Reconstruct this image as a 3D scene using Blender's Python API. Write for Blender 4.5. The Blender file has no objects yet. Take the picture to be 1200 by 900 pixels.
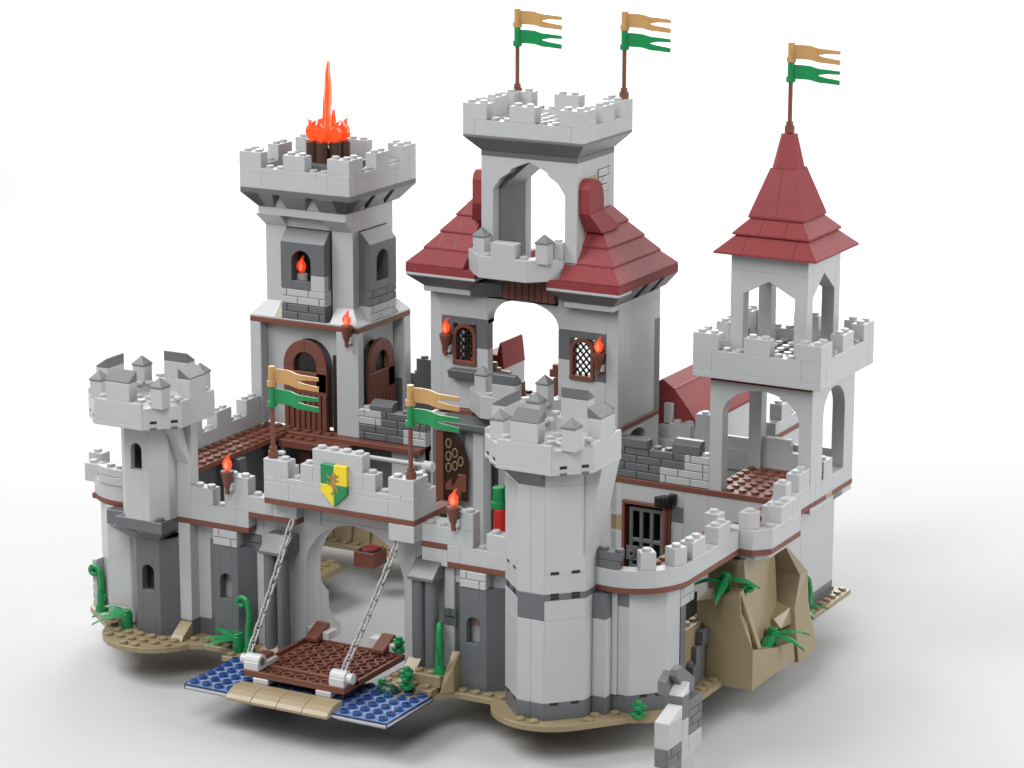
import bpy, bmesh, math, random
from mathutils import Vector, Matrix
random.seed(7)
S = 0.008            # one stud = 8 mm; everything below is written in studs
PI = math.pi
scene = bpy.context.scene
col = scene.collection

# ------------------------------------------------------------------ camera
cd = bpy.data.cameras.new("camera"); cam = bpy.data.objects.new("camera", cd); col.objects.link(cam)
CP, CY, CR = math.radians(13.93865822), math.radians(-28.60880701), math.radians(0.10080241)
fw = Vector((math.sin(CY)*math.cos(CP), math.cos(CY)*math.cos(CP), -math.sin(CP)))
rt = Vector((math.cos(CY), -math.sin(CY), 0)); up = rt.cross(fw)
r2 = rt*math.cos(CR)+up*math.sin(CR); u2 = -rt*math.sin(CR)+up*math.cos(CR)
M = Matrix((r2, u2, -fw)).transposed().to_4x4()
M.translation = Vector((93.39051442, -154.16314971, 67.96505694))*S
cam.matrix_world = M
cd.sensor_width = 36; cd.lens = 36*3406.318/1200
cd.clip_start = 0.05; cd.clip_end = 60
scene.camera = cam

# ------------------------------------------------------------------ world, lamps, exposure
w = bpy.data.worlds.new("World"); scene.world = w; w.use_nodes = True
w.node_tree.nodes["Background"].inputs[0].default_value = (1, 1, 1, 1)
_nt = w.node_tree                 # soft dome, brightest overhead
_tc = _nt.nodes.new('ShaderNodeTexCoord'); _sp = _nt.nodes.new('ShaderNodeSeparateXYZ'); _mx = _nt.nodes.new('ShaderNodeMath'); _pw = _nt.nodes.new('ShaderNodeMath'); _ma = _nt.nodes.new('ShaderNodeMath')
_mx.operation = 'MAXIMUM'; _mx.inputs[1].default_value = 0; _pw.operation = 'POWER'; _pw.inputs[1].default_value = 4; _ma.operation = 'MULTIPLY_ADD'; _ma.inputs[1].default_value = .23; _ma.inputs[2].default_value = .015
_nt.links.new(_tc.outputs['Generated'], _sp.inputs[0]); _nt.links.new(_sp.outputs['Z'], _mx.inputs[0]); _nt.links.new(_mx.outputs[0], _pw.inputs[0]); _nt.links.new(_pw.outputs[0], _ma.inputs[0]); _nt.links.new(_ma.outputs[0], _nt.nodes["Background"].inputs[1])
scene.view_settings.view_transform = 'Standard'; scene.view_settings.look = 'None'
scene.view_settings.exposure = 0; scene.view_settings.gamma = 1
scene.render.film_transparent = False
def area(name, loc, target, size, power, size_y=None, colr=(1, 1, 1)):
    l = bpy.data.lights.new(name, 'AREA'); l.energy = power*1.06; l.size = size*S; l.color = colr
    if size_y: l.shape = 'RECTANGLE'; l.size_y = size_y*S
    o = bpy.data.objects.new(name, l); col.objects.link(o)
    o.location = Vector(loc)*S
    o.rotation_euler = (Vector(target)-Vector(loc)).to_track_quat('-Z', 'Y').to_euler()
    return o
T0 = (-4, 18, 8)
area("high_left_lamp", (-90, -40, 130), T0, 80, 11.8)
area("high_back_lamp", (-60, 160, 120), T0, 100, 12.1)
area("left_back_lamp", (-150, 80, 90), T0, 80, 5.3)
area("front_lamp", (0, -125, 95), T0, 60, 3.0)
area("high_front_lamp", (20, -70, 100), T0, 50, 4.4)
area("right_high_lamp", (130, 40, 110), T0, 70, 3.1)
area("right_lamp", (130, 40, 62), T0, 55, 4.9)
area("right_back_lamp", (170, 110, 70), T0, 80, 1.9)
area("backdrop_lamp", (-130, 350, 115), (-130, 350, 0), 600, 150.0, 360)

# ------------------------------------------------------------------ materials
def plastic(name, c, rough=0.32, var=0.05, **kw):
    m = bpy.data.materials.new(name); m.use_nodes = True
    nt = m.node_tree; b = nt.nodes["Principled BSDF"]
    tc = nt.nodes.new('ShaderNodeTexCoord')
    n = nt.nodes.new('ShaderNodeTexNoise'); n.inputs['Scale'].default_value = 60; n.inputs['Detail'].default_value = 2
    nt.links.new(tc.outputs['Object'], n.inputs['Vector'])
    mr = nt.nodes.new('ShaderNodeMapRange'); mr.inputs['To Min'].default_value = 1-var; mr.inputs['To Max'].default_value = 1+var
    nt.links.new(n.outputs['Fac'], mr.inputs['Value'])
    vm = nt.nodes.new('ShaderNodeVectorMath'); vm.operation = 'SCALE'; vm.inputs[0].default_value = tuple(v*.88 for v in c)
    nt.links.new(mr.outputs['Result'], vm.inputs['Scale'])
    nt.links.new(vm.outputs['Vector'], b.inputs['Base Color'])
    n2 = nt.nodes.new('ShaderNodeTexNoise'); n2.inputs['Scale'].default_value = 220
    nt.links.new(tc.outputs['Object'], n2.inputs['Vector'])
    m2 = nt.nodes.new('ShaderNodeMapRange'); m2.inputs['To Min'].default_value = rough-.06; m2.inputs['To Max'].default_value = rough+.08
    nt.links.new(n2.outputs['Fac'], m2.inputs['Value']); nt.links.new(m2.outputs['Result'], b.inputs['Roughness'])
    b.inputs['IOR'].default_value = 1.5
    for k, v in kw.items(): b.inputs[k.replace('_', ' ')].default_value = v
    return m
LG = plastic('light_grey_plastic', (.475, .484, .492))
DG = plastic('dark_grey_plastic', (.125, .132, .14))
MG = plastic('mid_grey_plastic', (.15, .157, .162), rough=.45)
BR = plastic('reddish_brown_plastic', (.175, .058, .035), rough=.48)
DB = plastic('dark_brown_plastic', (.040, .017, .012))
RD = plastic('dark_red_plastic', (.255, .037, .040), rough=.55, Specular_IOR_Level=.35)
TN = plastic('tan_plastic', (.34, .265, .16))
DT = plastic('dark_tan_plastic', (.30, .235, .135))
GO = plastic('warm_gold_plastic', (.50, .29, .11))
GR = plastic('green_plastic', (.008, .24, .07))
DGR = plastic('dark_green_plastic', (.012, .07, .04))
YE = plastic('yellow_plastic', (.85, .65, .02))
RE = plastic('red_plastic', (.55, .02, .015))
BK = plastic('black_plastic', (.012, .012, .012))
WH = plastic('pale_grey_plastic', (.60, .60, .61))
CH = plastic('chain_plastic', (.42, .42, .41), rough=.4)
BL = plastic('clear_blue_plastic', (.018, .035, .13), rough=.12, Transmission_Weight=.1, IOR=1.45)
BS = plastic('clear_blue_stud_plastic', (.03, .085, .27), rough=.12)
LN = plastic('faded_brown_emblem', (.42, .22, .07))
BT = plastic('clear_blue_sheet_plastic', (.20, .30, .55), rough=.15, var=.4)
LB = plastic('dusky_brown_plastic', (.075, .035, .024))
BW = plastic('clear_pale_blue_plastic', (.62, .74, .95), rough=.15, Transmission_Weight=.2)
FL = plastic('clear_orange_flame_plastic', (1.0, .15, .04), rough=.12, Transmission_Weight=.5)
FL.node_tree.nodes["Principled BSDF"].inputs['Emission Color'].default_value = (1, .10, .012, 1)
FL.node_tree.nodes["Principled BSDF"].inputs['Emission Strength'].default_value = .26  # glow added to the orange plastic flame pieces
FY = plastic('clear_amber_flame_plastic', (1.1, .45, .28), rough=.12, Transmission_Weight=.5)
FY.node_tree.nodes["Principled BSDF"].inputs['Emission Color'].default_value = (1, .38, .22, 1)
FY.node_tree.nodes["Principled BSDF"].inputs['Emission Strength'].default_value = .26  # same added glow for the paler plastic flame pieces
FLOOR = plastic('white_studio_floor', (.53, .53, .53), rough=.75, var=.004)
FLOOR.node_tree.nodes["Principled BSDF"].inputs['Specular IOR Level'].default_value = .15

# ------------------------------------------------------------------ mesh builder
SPLIT = {'slot', 'studs', 'corbel', 'bracket', 'band', 'dark_panel', 'side_wall', 'moulding', 'slope', 'hinge', 'support', 'ledge', 'base_course', 'sloped_course', 'lower_wall', 'annex', 'buttress', 'beam', 'rubble', 'wall', 'upper_wall', 'arcade', 'steps', 'inner_wall', 'side_bay', 'rack', 'walk', 'inner_panel', 'masonry', 'green_piece', 'red_piece', 'plate', 'broken_edge', 'light_wall', 'dark_wall'}
class MB:
    def __init__(s): s.v = []; s.f = []; s.m = []; s.mats = []; s.el = []
    def mi(s, m):
        if m not in s.mats: s.mats.append(m)
        return s.mats.index(m)
    def add(s, vs, fs, m):
        o = len(s.v); s.v += [tuple(p) for p in vs]; i = s.mi(m)
        f0 = len(s.f)
        for f in fs: s.f.append(tuple(a+o for a in f)); s.m.append(i)
        s.el.append((o, len(s.v), f0, len(s.f)))
        return s
    def hexa(s, b, t, m):
        return s.add(list(b)+list(t), [(3, 2, 1, 0), (4, 5, 6, 7), (0, 1, 5, 4), (1, 2, 6, 5), (2, 3, 7, 6), (3, 0, 4, 7)], m)
    def box(s, x0, x1, y0, y1, z0, z1, m=LG):
        return s.hexa([(x0, y0, z0), (x1, y0, z0), (x1, y1, z0), (x0, y1, z0)], [(x0, y0, z1), (x1, y0, z1), (x1, y1, z1), (x0, y1, z1)], m)
    def fr(s, r0, z0, r1, z1, m):     # frustum between two rectangles (x0,x1,y0,y1)
        q = lambda r, z: [(r[0], r[2], z), (r[1], r[2], z), (r[1], r[3], z), (r[0], r[3], z)]
        return s.hexa(q(r0, z0), q(r1, z1), m)
    def ext(s, pts, vec, m):
        n = len(pts); a = [Vector(p) for p in pts]; b = [p+Vector(vec) for p in a]
        return s.add(a+b, [tuple(range(n)), tuple(range(2*n-1, n-1, -1))]+[(i, (i+1) % n, n+(i+1) % n, n+i) for i in range(n)], m)
    def pz(s, pts, z0, z1, m=LG): return s.ext([(x, y, z0) for x, y in pts], (0, 0, z1-z0), m)
    def py(s, pts, y0, y1, m=LG): return s.ext([(x, y0, z) for x, z in pts], (0, y1-y0, 0), m)
    def px(s, pts, x0, x1, m=LG): return s.ext([(x0, y, z) for y, z in pts], (x1-x0, 0, 0), m)
    def loft(s, p0, z0, p1, z1, m):
        n = len(p0)
        return s.add([(x, y, z0) for x, y in p0]+[(x, y, z1) for x, y in p1], [tuple(range(n)), tuple(range(2*n-1, n-1, -1))]+[(i, (i+1) % n, n+(i+1) % n, n+i) for i in range(n)], m)
    def cyl(s, cx, cy, z0, z1, r, m=LG, r1=None, n=20, ax='z'):
        r1 = r if r1 is None else r1
        A = [(math.cos(2*PI*i/n), math.sin(2*PI*i/n)) for i in range(n)]
        def P(a, b, h): return (a, b, h) if ax == 'z' else ((a, h, b) if ax == 'y' else (h, a, b))
        vs = [P(cx+r*a, cy+r*b, z0) for a, b in A]+[P(cx+r1*a, cy+r1*b, z1) for a, b in A]
        return s.add(vs, [tuple(range(n)), tuple(range(2*n-1, n-1, -1))]+[(i, (i+1) % n, n+(i+1) % n, n+i) for i in range(n)], m)
    def stud(s, x, y, z, m=LG): return s.cyl(x, y, z-.01, z+.2, .3, m, n=16)
    def studs(s, x0, x1, y0, y1, z, m=LG, skip=()):
        x = x0+.5
        while x < x1:
            y = y0+.5
            while y < y1:
                if (round(x, 1), round(y, 1)) not in skip: s.stud(x, y, z, m)
                y += 1
            x += 1
        return s
    def tube(s, pts, r, m, n=10, closed=False, r_end=None):
        pts = [Vector(p) for p in pts]; N = len(pts); vs = []; fs = []
        prev = None
        for i, p in enumerate(pts):
            a = pts[(i-1) % N] if (closed or i) else p; b = pts[(i+1) % N] if (closed or i < N-1) else p
            t = (b-a).normalized()
            ref = prev if prev is not None else (Vector((0, 0, 1)) if abs(t.z) < .9 else Vector((1, 0, 0)))
            u = (ref-t*ref.dot(t)).normalized(); prev = u; v = t.cross(u)
            rr = r if r_end is None else r+(r_end-r)*i/(N-1)
            vs += [p+(u*math.cos(2*PI*k/n)+v*math.sin(2*PI*k/n))*rr for k in range(n)]
        for i in range(N if closed else N-1):
            j = (i+1) % N
            for k in range(n): fs.append((i*n+k, i*n+(k+1) % n, j*n+(k+1) % n, j*n+k))
        if not closed: fs += [tuple(range(n)), tuple(range((N-1)*n, N*n))]
        return s.add(vs, fs, m)
    def clusters(s):
        # groups of touching elements (each add() call is one element)
        n = len(s.el); bb = []
        for (v0, v1, f0, f1) in s.el:
            P = s.v[v0:v1]; bb.append([min(p[i] for p in P)-.04 for i in range(3)]+[max(p[i] for p in P)+.04 for i in range(3)])
        par = list(range(n))
        def find(a):
            while par[a] != a: par[a] = par[par[a]]; a = par[a]
            return a
        for i in range(n):
            for j in range(i):
                if all(bb[i][k] <= bb[j][k+3] and bb[j][k] <= bb[i][k+3] for k in range(3)): par[find(i)] = find(j)
        g = {}
        for i in range(n): g.setdefault(find(i), []).append(i)
        return list(g.values())
    def build(s, name, parent=None, origin=None, bevel=.03, smooth=False, label=None):
        if parent is not None and name in SPLIT:
            cl_ = s.clusters()
            if 1 < len(cl_) <= 12:
                first = None
                for c in cl_:
                    q = MB()
                    for i in c:
                        v0, v1, f0, f1 = s.el[i]
                        for k in range(f0, f1): pass
                        ms = s.mats[s.m[f0]]
                        q.add(s.v[v0:v1], [tuple(a-v0 for a in s.f[k]) for k in range(f0, f1)], ms)
                    o_ = q.build0(name, parent, origin, bevel, smooth, label); first = first or o_
                return first
        return s.build0(name, parent, origin, bevel, smooth, label)
    def build0(s, name, parent=None, origin=None, bevel=.03, smooth=False, label=None):
        if parent is not None: origin = parent['_o']
        o = Vector(origin if origin is not None else (0, 0, 0))
        me = bpy.data.meshes.new(name)
        me.from_pydata([tuple((Vector(p)-o)*S) for p in s.v], [], s.f)
        for m in s.mats: me.materials.append(m)
        me.polygons.foreach_set('material_index', s.m)
        bm = bmesh.new(); bm.from_mesh(me); bmesh.ops.recalc_face_normals(bm, faces=bm.faces[:]); bm.to_mesh(me); bm.free()
        if smooth: me.polygons.foreach_set('use_smooth', [True]*len(me.polygons))
        me.update()
        ob = bpy.data.objects.new(name, me); col.objects.link(ob)
        if bevel:
            md = ob.modifiers.new('bevel', 'BEVEL'); md.width = bevel*S; md.segments = 1; md.limit_method = 'ANGLE'; md.angle_limit = math.radians(35)
        if parent is not None: ob.parent = parent; ob['_o'] = list(o)
        else: ob.location = o*S; ob['_o'] = list(o)
        if label: ob['label'] = label
        return ob
def tag(o, label, cat, group=None):
    o['label'] = label; o['category'] = cat; o['kind'] = 'thing'
    if group: o['group'] = group
    return o
def thing(name, label, cat, origin, group=None):
    o = bpy.data.objects.new(name, None); col.objects.link(o); o.location = Vector(origin)*S
    o.empty_display_size = .01; o['_o'] = list(origin)
    return tag(o, label, cat, group)
def octa(cx, cy, h, c):
    return [(cx-h+c, cy-h), (cx+h-c, cy-h), (cx+h, cy-h+c), (cx+h, cy+h-c), (cx+h-c, cy+h), (cx-h+c, cy+h), (cx-h, cy+h-c), (cx-h, cy-h+c)]
def ellip(x0, x1, zs, za, n=18):
    c = (x0+x1)/2; a = (x1-x0)/2
    return [(c-a*math.cos(PI*i/n), zs+(za-zs)*math.sin(PI*i/n)) for i in range(n+1)]
def archpoly(x0, x1, z0, z1, o0, o1, zs, za, n=18):
    return [(x0, z0), (o0, z0)]+ellip(o0, o1, zs, za, n)+[(o1, z0), (x1, z0), (x1, z1), (x0, z1)]
def masonry(mb, a0, a1, f, d, z0, z1, m, ax='y', off=0, dirn=-1):
    # printed-brick profile: raised cells on a recessed core; front plane at f, body behind it
    g = .07; rows = max(1, round((z1-z0)/.6)); h = (z1-z0)/rows
    def B(u0, u1, w0, w1, c0, c1):
        w0, w1 = min(w0, w1), max(w0, w1)
        if ax == 'y': mb.box(u0, u1, w0, w1, c0, c1, m)
        else: mb.box(w0, w1, u0, u1, c0, c1, m)
    B(a0, a1, f-dirn*.10, f-dirn*d, z0, z1)
    for r in range(rows):
        u = a0-((r+off) % 2)*1.0-.5
        while u < a1:
            c0, c1 = max(u, a0), min(u+2, a1)
            if c1-c0 > .12:
                B(c0+(g/2 if c0 > a0 else 0), c1-(g/2 if c1 < a1 else 0), f, f-dirn*.11, z0+r*h+g/2, z0+(r+1)*h-g/2)
            u += 2
def courses(mb, x0, x1, y0, y1, spec, m=LG, ax='x'):
    for z0, z1, sp in spec:
        e = [x0 if ax == 'x' else y0]+list(sp)+[x1 if ax == 'x' else y1]
        for a, b in zip(e, e[1:]):
            if ax == 'x': mb.box(a, b, y0, y1, z0, z1, m)
            else: mb.box(x0, x1, a, b, z0, z1, m)
def merlon(t, x0, x1, y0, y1, z0, z1, m=LG, st=True):
    b = MB().box(x0, x1, y0, y1, z0, z1, m)
    if st: b.studs(x0, x1, y0, y1, z1, m)
    return b.build('merlon', t)

# ------------------------------------------------------------------ the floor
fl = MB(); fl.add([(-2500, -700, -2.5), (2500, -700, -2.5), (2500, 4500, -2.5), (-2500, 4500, -2.5)], [(0, 1, 2, 3)], FLOOR)
fo = fl.build('floor', bevel=0); fo['kind'] = 'structure'

# ------------------------------------------------------------------ base plates
def plate_studs(mb, pts, z, m, x0, x1, y0, y1, clear=()):
    def inside(px, py, marg=.35):
        n = len(pts); ok = False
        for i in range(n):
            (xa, ya), (xb, yb) = pts[i], pts[(i+1) % n]
            if (ya > py) != (yb > py) and px < (xb-xa)*(py-ya)/(yb-ya)+xa: ok = not ok
            L = math.hypot(xb-xa, yb-ya)
            if L and abs((xb-xa)*(ya-py)-(xa-px)*(yb-ya))/L < marg and min(xa, xb)-.4 < px < max(xa, xb)+.4 and min(ya, yb)-.4 < py < max(ya, yb)+.4: return False
        return ok
    for i in range(x0, x1):
        for j in range(y0, y1):
            x, y = i+.5, j+.5
            if inside(x, y) and not any(a < x < b and c < y < d for a, b, c, d in clear): mb.stud(x, y, z, m)
def arc(cx, cy, r, a0, a1, n=8): return [(cx+r*math.cos(math.radians(a0+(a1-a0)*i/n)), cy+r*math.sin(math.radians(a0+(a1-a0)*i/n))) for i in range(n+1)]
bpl = thing('base_plate', 'tan studded base plate with rounded lobes under the left front tower', 'base plate', (-24, 12, 0))
P = arc(-27.8, 12.4, 4.4, 178, 214, 5)+arc(-24, 8, 4, 192, 338, 12)+[(-19.4, 7), (-16, 7), (-16, 14), (-32.2, 14)]
b = MB().pz(P, 0, .4, DT); plate_studs(b, P, .4, DT, -33, -16, 3, 14, [(-26, -22, 7, 12), (-20, -16, 8, 12), (-31, -26, 9, 14), (-22, -20, 8, 12)])
b.build('plate', bpl)
b = MB()
b.box(-16.9, -11.5, 5.6, 12, 0, .4, DT); b.studs(-16.9, -12, 5.6, 8, .4, DT); b.build('plate', bpl)
b = MB(); b.ext([(-21.8, 6.4, .4), (-21.0, 6.4, .4), (-21.0, 8, 1.6), (-21.0, 8, .4)], (-.02, 0, 0), DT)
b = MB().hexa([(-22, 6.6, .4), (-21, 6.6, .4), (-21, 8, .4), (-22, 8, .4)], [(-22, 6.9, .75), (-21, 6.9, .75), (-21, 8, 1.5), (-22, 8, 1.5)], TN); b.build('slope', bpl)
b = MB().hexa([(-14.6, 6.6, .4), (-13.2, 6.6, .4), (-13.2, 8, .4), (-14.6, 8, .4)], [(-14.6, 6.8, .6), (-13.2, 6.8, .6), (-13.2, 8, 1.5), (-14.6, 8, 1.5)], DT); b.build('slope', bpl)

bpr = thing('base_plate', 'tan studded base plate with rounded lobes under the right front tower', 'base plate', (8, 12, 0))
P = [(-3.9, 4.3), (-1.3, 4.3), (-.2, 5.4), (1, 7), (4.0, 7)]+arc(8, 8, 4.1, 194, 322, 12)+arc(12.2, 12, 3.9, 292, 356, 6)+[(16, 14), (16, 19), (-3.9, 19)]
b = MB().pz(P, 0, .4, DT); plate_studs(b, P, .4, DT, -4, 16, 3, 19, [(0, 4.2, 8, 12), (5, 11, 5, 12), (11, 16, 9, 14), (-4, 0, 8, 12)])
b.build('plate', bpr)
b = MB().box(-4.0, .2, 5.4, 8.4, .4, .8, DT).studs(-4, 0, 5.4, 8.4, .8, DT)
b.box(-2.6, .4, 6.2, 8.2, .8, 1.6, DT).studs(-2.0, 0.2, 6.2, 7.2, 1.6, DT); b.build('rock_step', bpr)
b = MB().hexa([(-2.6, 6.4, 1.6), (-1.6, 6.4, 1.6), (-1.6, 7.2, 1.6), (-2.6, 7.2, 1.6)], [(-2.6, 6.6, 1.8), (-1.6, 6.6, 1.8), (-1.6, 7.2, 2.3), (-2.6, 7.2, 2.3)], DT)
b.hexa([(.4, 6.2, .4), (1.1, 6.9, .4), (1.1, 8, .4), (.4, 8, .4)], [(.4, 6.7, 1.5), (1.0, 7.1, 2.2), (1.0, 8, 3.0), (.4, 8, 3.0)], DT); b.build('slope', bpr)
bps = thing('base_plate', 'narrow tan studded base plate strip along the right tower foot', 'base plate', (15, 34, 0))
b = MB().box(6, 16, 19, 41, 0, .4, DT); plate_studs(b, [(6, 19), (16, 19), (16, 41), (6, 41)], .4, DT, 15, 16, 19, 41, [(14, 18, 18, 28)])
b.studs(10, 15, 40, 41, .4, DT); b.build('plate', bps)
bpb = thing('base_plate', 'tan base plates far inside the courtyard seen through the gate arch', 'base plate', (-22, 32, 0))
b = MB().box(-34, -10, 32.2, 41, 0, .4, DT).studs(-32, -19, 32.2, 33.2, .4, DT); b.build('plate', bpb)
b = MB().pz([(-31, 22), (-22.0, 22), (-20.4, 23.6), (-20.4, 27), (-21.4, 28), (-31, 28)], 0, .5, DT).studs(-25, -21, 23, 28, .5, DT)
b.box(-31, -24.2, 24.6, 29, .5, 1.1, DT).studs(-27, -24.2, 25, 29, 1.1, DT); b.build('plate', bpb)
b = MB()
for i in range(9):
    x = -30+i*1.7; h = 4.6+random.uniform(-.8, .8)
    b.hexa([(x, 33.2, .4), (x+1.7, 33.0, .4), (x+1.7, 35, .4), (x, 35, .4)], [(x+.1, 34+random.uniform(-.3, .4), h), (x+1.6, 33.8+random.uniform(-.3, .4), h-.5), (x+1.7, 35, h), (x, 35, h)], DT)
b.build('rock_face', bpb)
rb = MB().box(-20.4, -18.6, 28.9, 30.9, 0, 1.2, BR); rb.cyl(-19.5, 29.9, 1.2, 1.4, .7, RD); rb.cyl(-19.5, 29.9, 1.18, 1.26, .9, BK)
tag(rb.build('chest', origin=(-19.5, 29.9, 0)), 'small brown box with round red top inside the courtyard behind the gate', 'chest')

# ------------------------------------------------------------------ water
def ring(b, x, y, z0, z1, ro, ri, m, n=18):
    A = [(math.cos(2*PI*i/n), math.sin(2*PI*i/n)) for i in range(n)]
    vs = [(x+ro*c, y+ro*s_, z0) for c, s_ in A]+[(x+ro*c, y+ro*s_, z1) for c, s_ in A]+[(x+ri*c, y+ri*s_, z1) for c, s_ in A]+[(x+ri*c, y+ri*s_, z0) for c, s_ in A]
    fs = []
    for k in range(4):
        for i in range(n): fs.append((k*n+i, k*n+(i+1) % n, ((k+1) % 4)*n+(i+1) % n, ((k+1) % 4)*n+i))
    b.add(vs, fs, m)
wt = thing('water_plate', 'clear blue studded plate standing for the moat in front of the gate', 'water plate', (-8, 3, 0))
b = MB().box(-15.88, .18, -.36, 5.6, 0.07, .28, WH).box(-15.9, .2, -.38, 5.62, 0, .06, BL); b.build('underside', wt)
b = MB().box(-15.82, .12, -.30, 5.54, .28, .385, BT)
b.box(-15.9, .2, -.38, -.30, .29, .4, BL).box(.12, .2, -.30, 5.54, .29, .4, BL).box(-15.9, -15.82, -.30, 5.54, .29, .4, BL).box(-15.9, .2, 5.54, 5.62, .29, .4, BL).box(-15.9, -15.82, -.385, -.375, .06, .3, BL).box(.12, .205, -.385, -.3, .06, .3, BL)
b.build('sheet', wt)
b = MB()
for i in range(16):
    for j in range(6):
        b.cyl(-15.4+i, .14+j, .38, .60, .31, BS, n=18); b.cyl(-15.4+i, .14+j, .59, .612, .22, BL, n=14)
        if i < 15 and j < 5: ring(b, -14.9+i, .64+j, .385, .395, .25, .2, WH, n=12)
b.build('studs', wt)
tr = MB()
for i in range(4):
    x = -12.1+i*2.02
    tr.px([(-1.05, .12), (.95, .12), (.95, .86), (.1, .86), (-.35, .74), (-.75, .52), (-1.05, .3)], x, x+2.0, TN)
tag(tr.build('ramp', origin=(-8, 0, 0)), 'curved tan ramp of four smooth blocks in front of the drawbridge', 'ramp')

# ------------------------------------------------------------------ drawbridge
br = thing('drawbridge', 'lowered reddish brown drawbridge deck showing rows of round tubes', 'drawbridge', (-8, 5, 1.2))
b = MB().box(-12, -4, 1.1, 9.1, 1.2, 1.34, BR)
for a in ((-12, -4, 1.1, 1.3), (-12, -4, 2.6, 2.95), (-12, -4, 8.9, 9.1), (-12, -11.8, 1.3, 8.9), (-4.2, -4, 1.3, 8.9)): b.box(a[0], a[1], a[2], a[3], 1.34, 1.62, BR)
for i in range(7):
    ring(b, -11+i, 1.95, 1.34, 1.56, .42, .29, BR)
    for j in range(6): ring(b, -11+i, 3.6+j*.95, 1.34, 1.56, .42, .29, BR)
b.build('deck', br, bevel=.015)
for x, s_ in ((-12.05, 1), (-4.1, -1)):
    b = MB()
    xa, xb = (x, x+1.15) if s_ > 0 else (x-1.15, x)
    b.px([(1.2, 1.62), (2.3, 1.62), (2.3, 2.2)]+[(1.75+.5*math.cos(a), 2.15+.5*math.sin(a)) for a in [PI*k/8 for k in range(9)]]+[(1.2, 2.15)], xa, xb, WH)
    xo = xa-.45 if s_ > 0 else xb
    b.cyl(1.75, 2.15, xo, xo+.45, .36, WH, ax='x')
    b.cyl(1.75, 2.15, (xb if s_ > 0 else xa-.02), (xb+.02 if s_ > 0 else xa), .28, DG, ax='x')
    b.build('chain_block', br)
    xt = xa if s_ > 0 else xb-1
    if s_ > 0:
        MB().box(xa, xa+.9, 2.35, 3.6, 2.0, 2.3, BR).box(xa, xa+1.15, 2.35, 3.7, 1.62, 2.0, WH).build('tile', br)
for x in (-11.6, -6.2):
    b = MB().px([(8.2, 1.62), (9.9, 1.62), (9.9, 2.6), (9.6, 2.6), (8.2, 1.9)], x, x+1, BR); b.build('hinge_tile', br)
    MB().box(x+1.0, x+1.5, 8.9, 10.1, 1.62, 2.2, WH).box(x-.8, x, 9.2, 10.1, 1.3, 2.3, WH).build('hinge', br)
MB().box(-11.2, -10.0, 1.0, 1.8, .82, 1.2, WH).build('clip', br); MB().box(-6.2, -5.0, 1.0, 1.8, .82, 1.2, WH).build('clip', br)

# ------------------------------------------------------------------ chains
def chain(a, c, label):
    a, c = Vector(a), Vector(c); d = c-a; L = d.length; t = d.normalized(); n = int(L/.56)
    u = t.cross(Vector((1, 0, 0))).normalized(); v = t.cross(u)
    mb = MB()
    for k in range(n):
        p = a+t*(k+.5)*L/n; s_ = math.sin(PI*(k+.5)/n)*.25; p = p-Vector((0, 0, s_))
        e = (u+v*.35).normalized() if k % 2 else (v-u*.35).normalized()
        pts = []
        for q in range(14):
            an = 2*PI*q/14; ca = math.cos(an); sa = math.sin(an)
            pts.append(p+t*(.23*(1 if ca > 0 else -1)*(abs(ca) > .2)+.17*ca)+e*.2*sa)
        mb.tube(pts, .075, CH, n=7, closed=True)
    return tag(mb.build('chain', origin=tuple(c), bevel=0, smooth=True), label, 'chain', None)
chain((-12.0, 7.4, 10.5), (-12.05, 1.85, 2.5), 'light grey plastic chain running from the wall to the left corner of the drawbridge')
chain((-3.5, 7.4, 10.3), (-4.55, 1.85, 2.5), 'light grey plastic chain running from the wall to the right corner of the drawbridge')

# ------------------------------------------------------------------ gatehouse
gh = thing('gatehouse', 'light grey gatehouse with a tall round arch and stepped battlement above it', 'gatehouse', (-8, 9, 0))
b = MB().py(archpoly(-13.1, -3.0, .4, 10.4, -12, -4, 6.5, 10.25), 9, 10.0, LG)
b.py([(-13.1, 10.4), (-3.0, 10.4), (-3.0, 11.6), (-13.1, 11.6)], 9, 10, LG); b.build('wall', gh)
b = MB().py([(-12.9, .4), (-12, .4)]+ellip(-12, -4, 6.5, 10.25)+[(-4, .4), (-3.1, .4), (-3.1, 11.0), (-12.9, 11.0)], 10.01, 10.99, LG); b.build('inner_arch', gh)
b = MB().px([(11, .4), (13.6, .4), (13.5, 1.3), (12.9, 1.7), (12.6, 2.2), (12.0, 2.8), (12.0, 4.1), (11.5, 4.6), (11, 5.2), (11, 8), (10.99, 8), (10.99, .4)], -12.5, -12, LG)
b.build('broken_wall', gh)
b = MB(); b.box(-14, -2, 7, 8, 11.6, 12.0, BR).box(-3, -2, 8, 12.2, 11.6, 12, BR).box(-14, -3, 8, 11.2, 11.62, 11.98, BR)
b.studs(-13, -3, 9, 11, 11.98, BR); b.build('walkway', gh)
b = MB()
courses(b, -14, -2, 7, 8, [(12, 13.2, [-12, -4]), (13.2, 13.6, [-13, -9, -3])])
b.box(-10, -6, 7, 8, 13.6, 14.8).box(-3, -2, 8, 9, 12, 14.8).box(-3, -2, 9, 10, 12, 13.75).box(-14, -13, 8, 10, 12, 13.75)
b.stud(-2.5, 9.5, 13.75); b.stud(-13.5, 9.5, 13.75); b.stud(-11.5, 7.5, 13.6); b.stud(-4.5, 7.5, 13.6)
b.build('parapet', gh)
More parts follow.
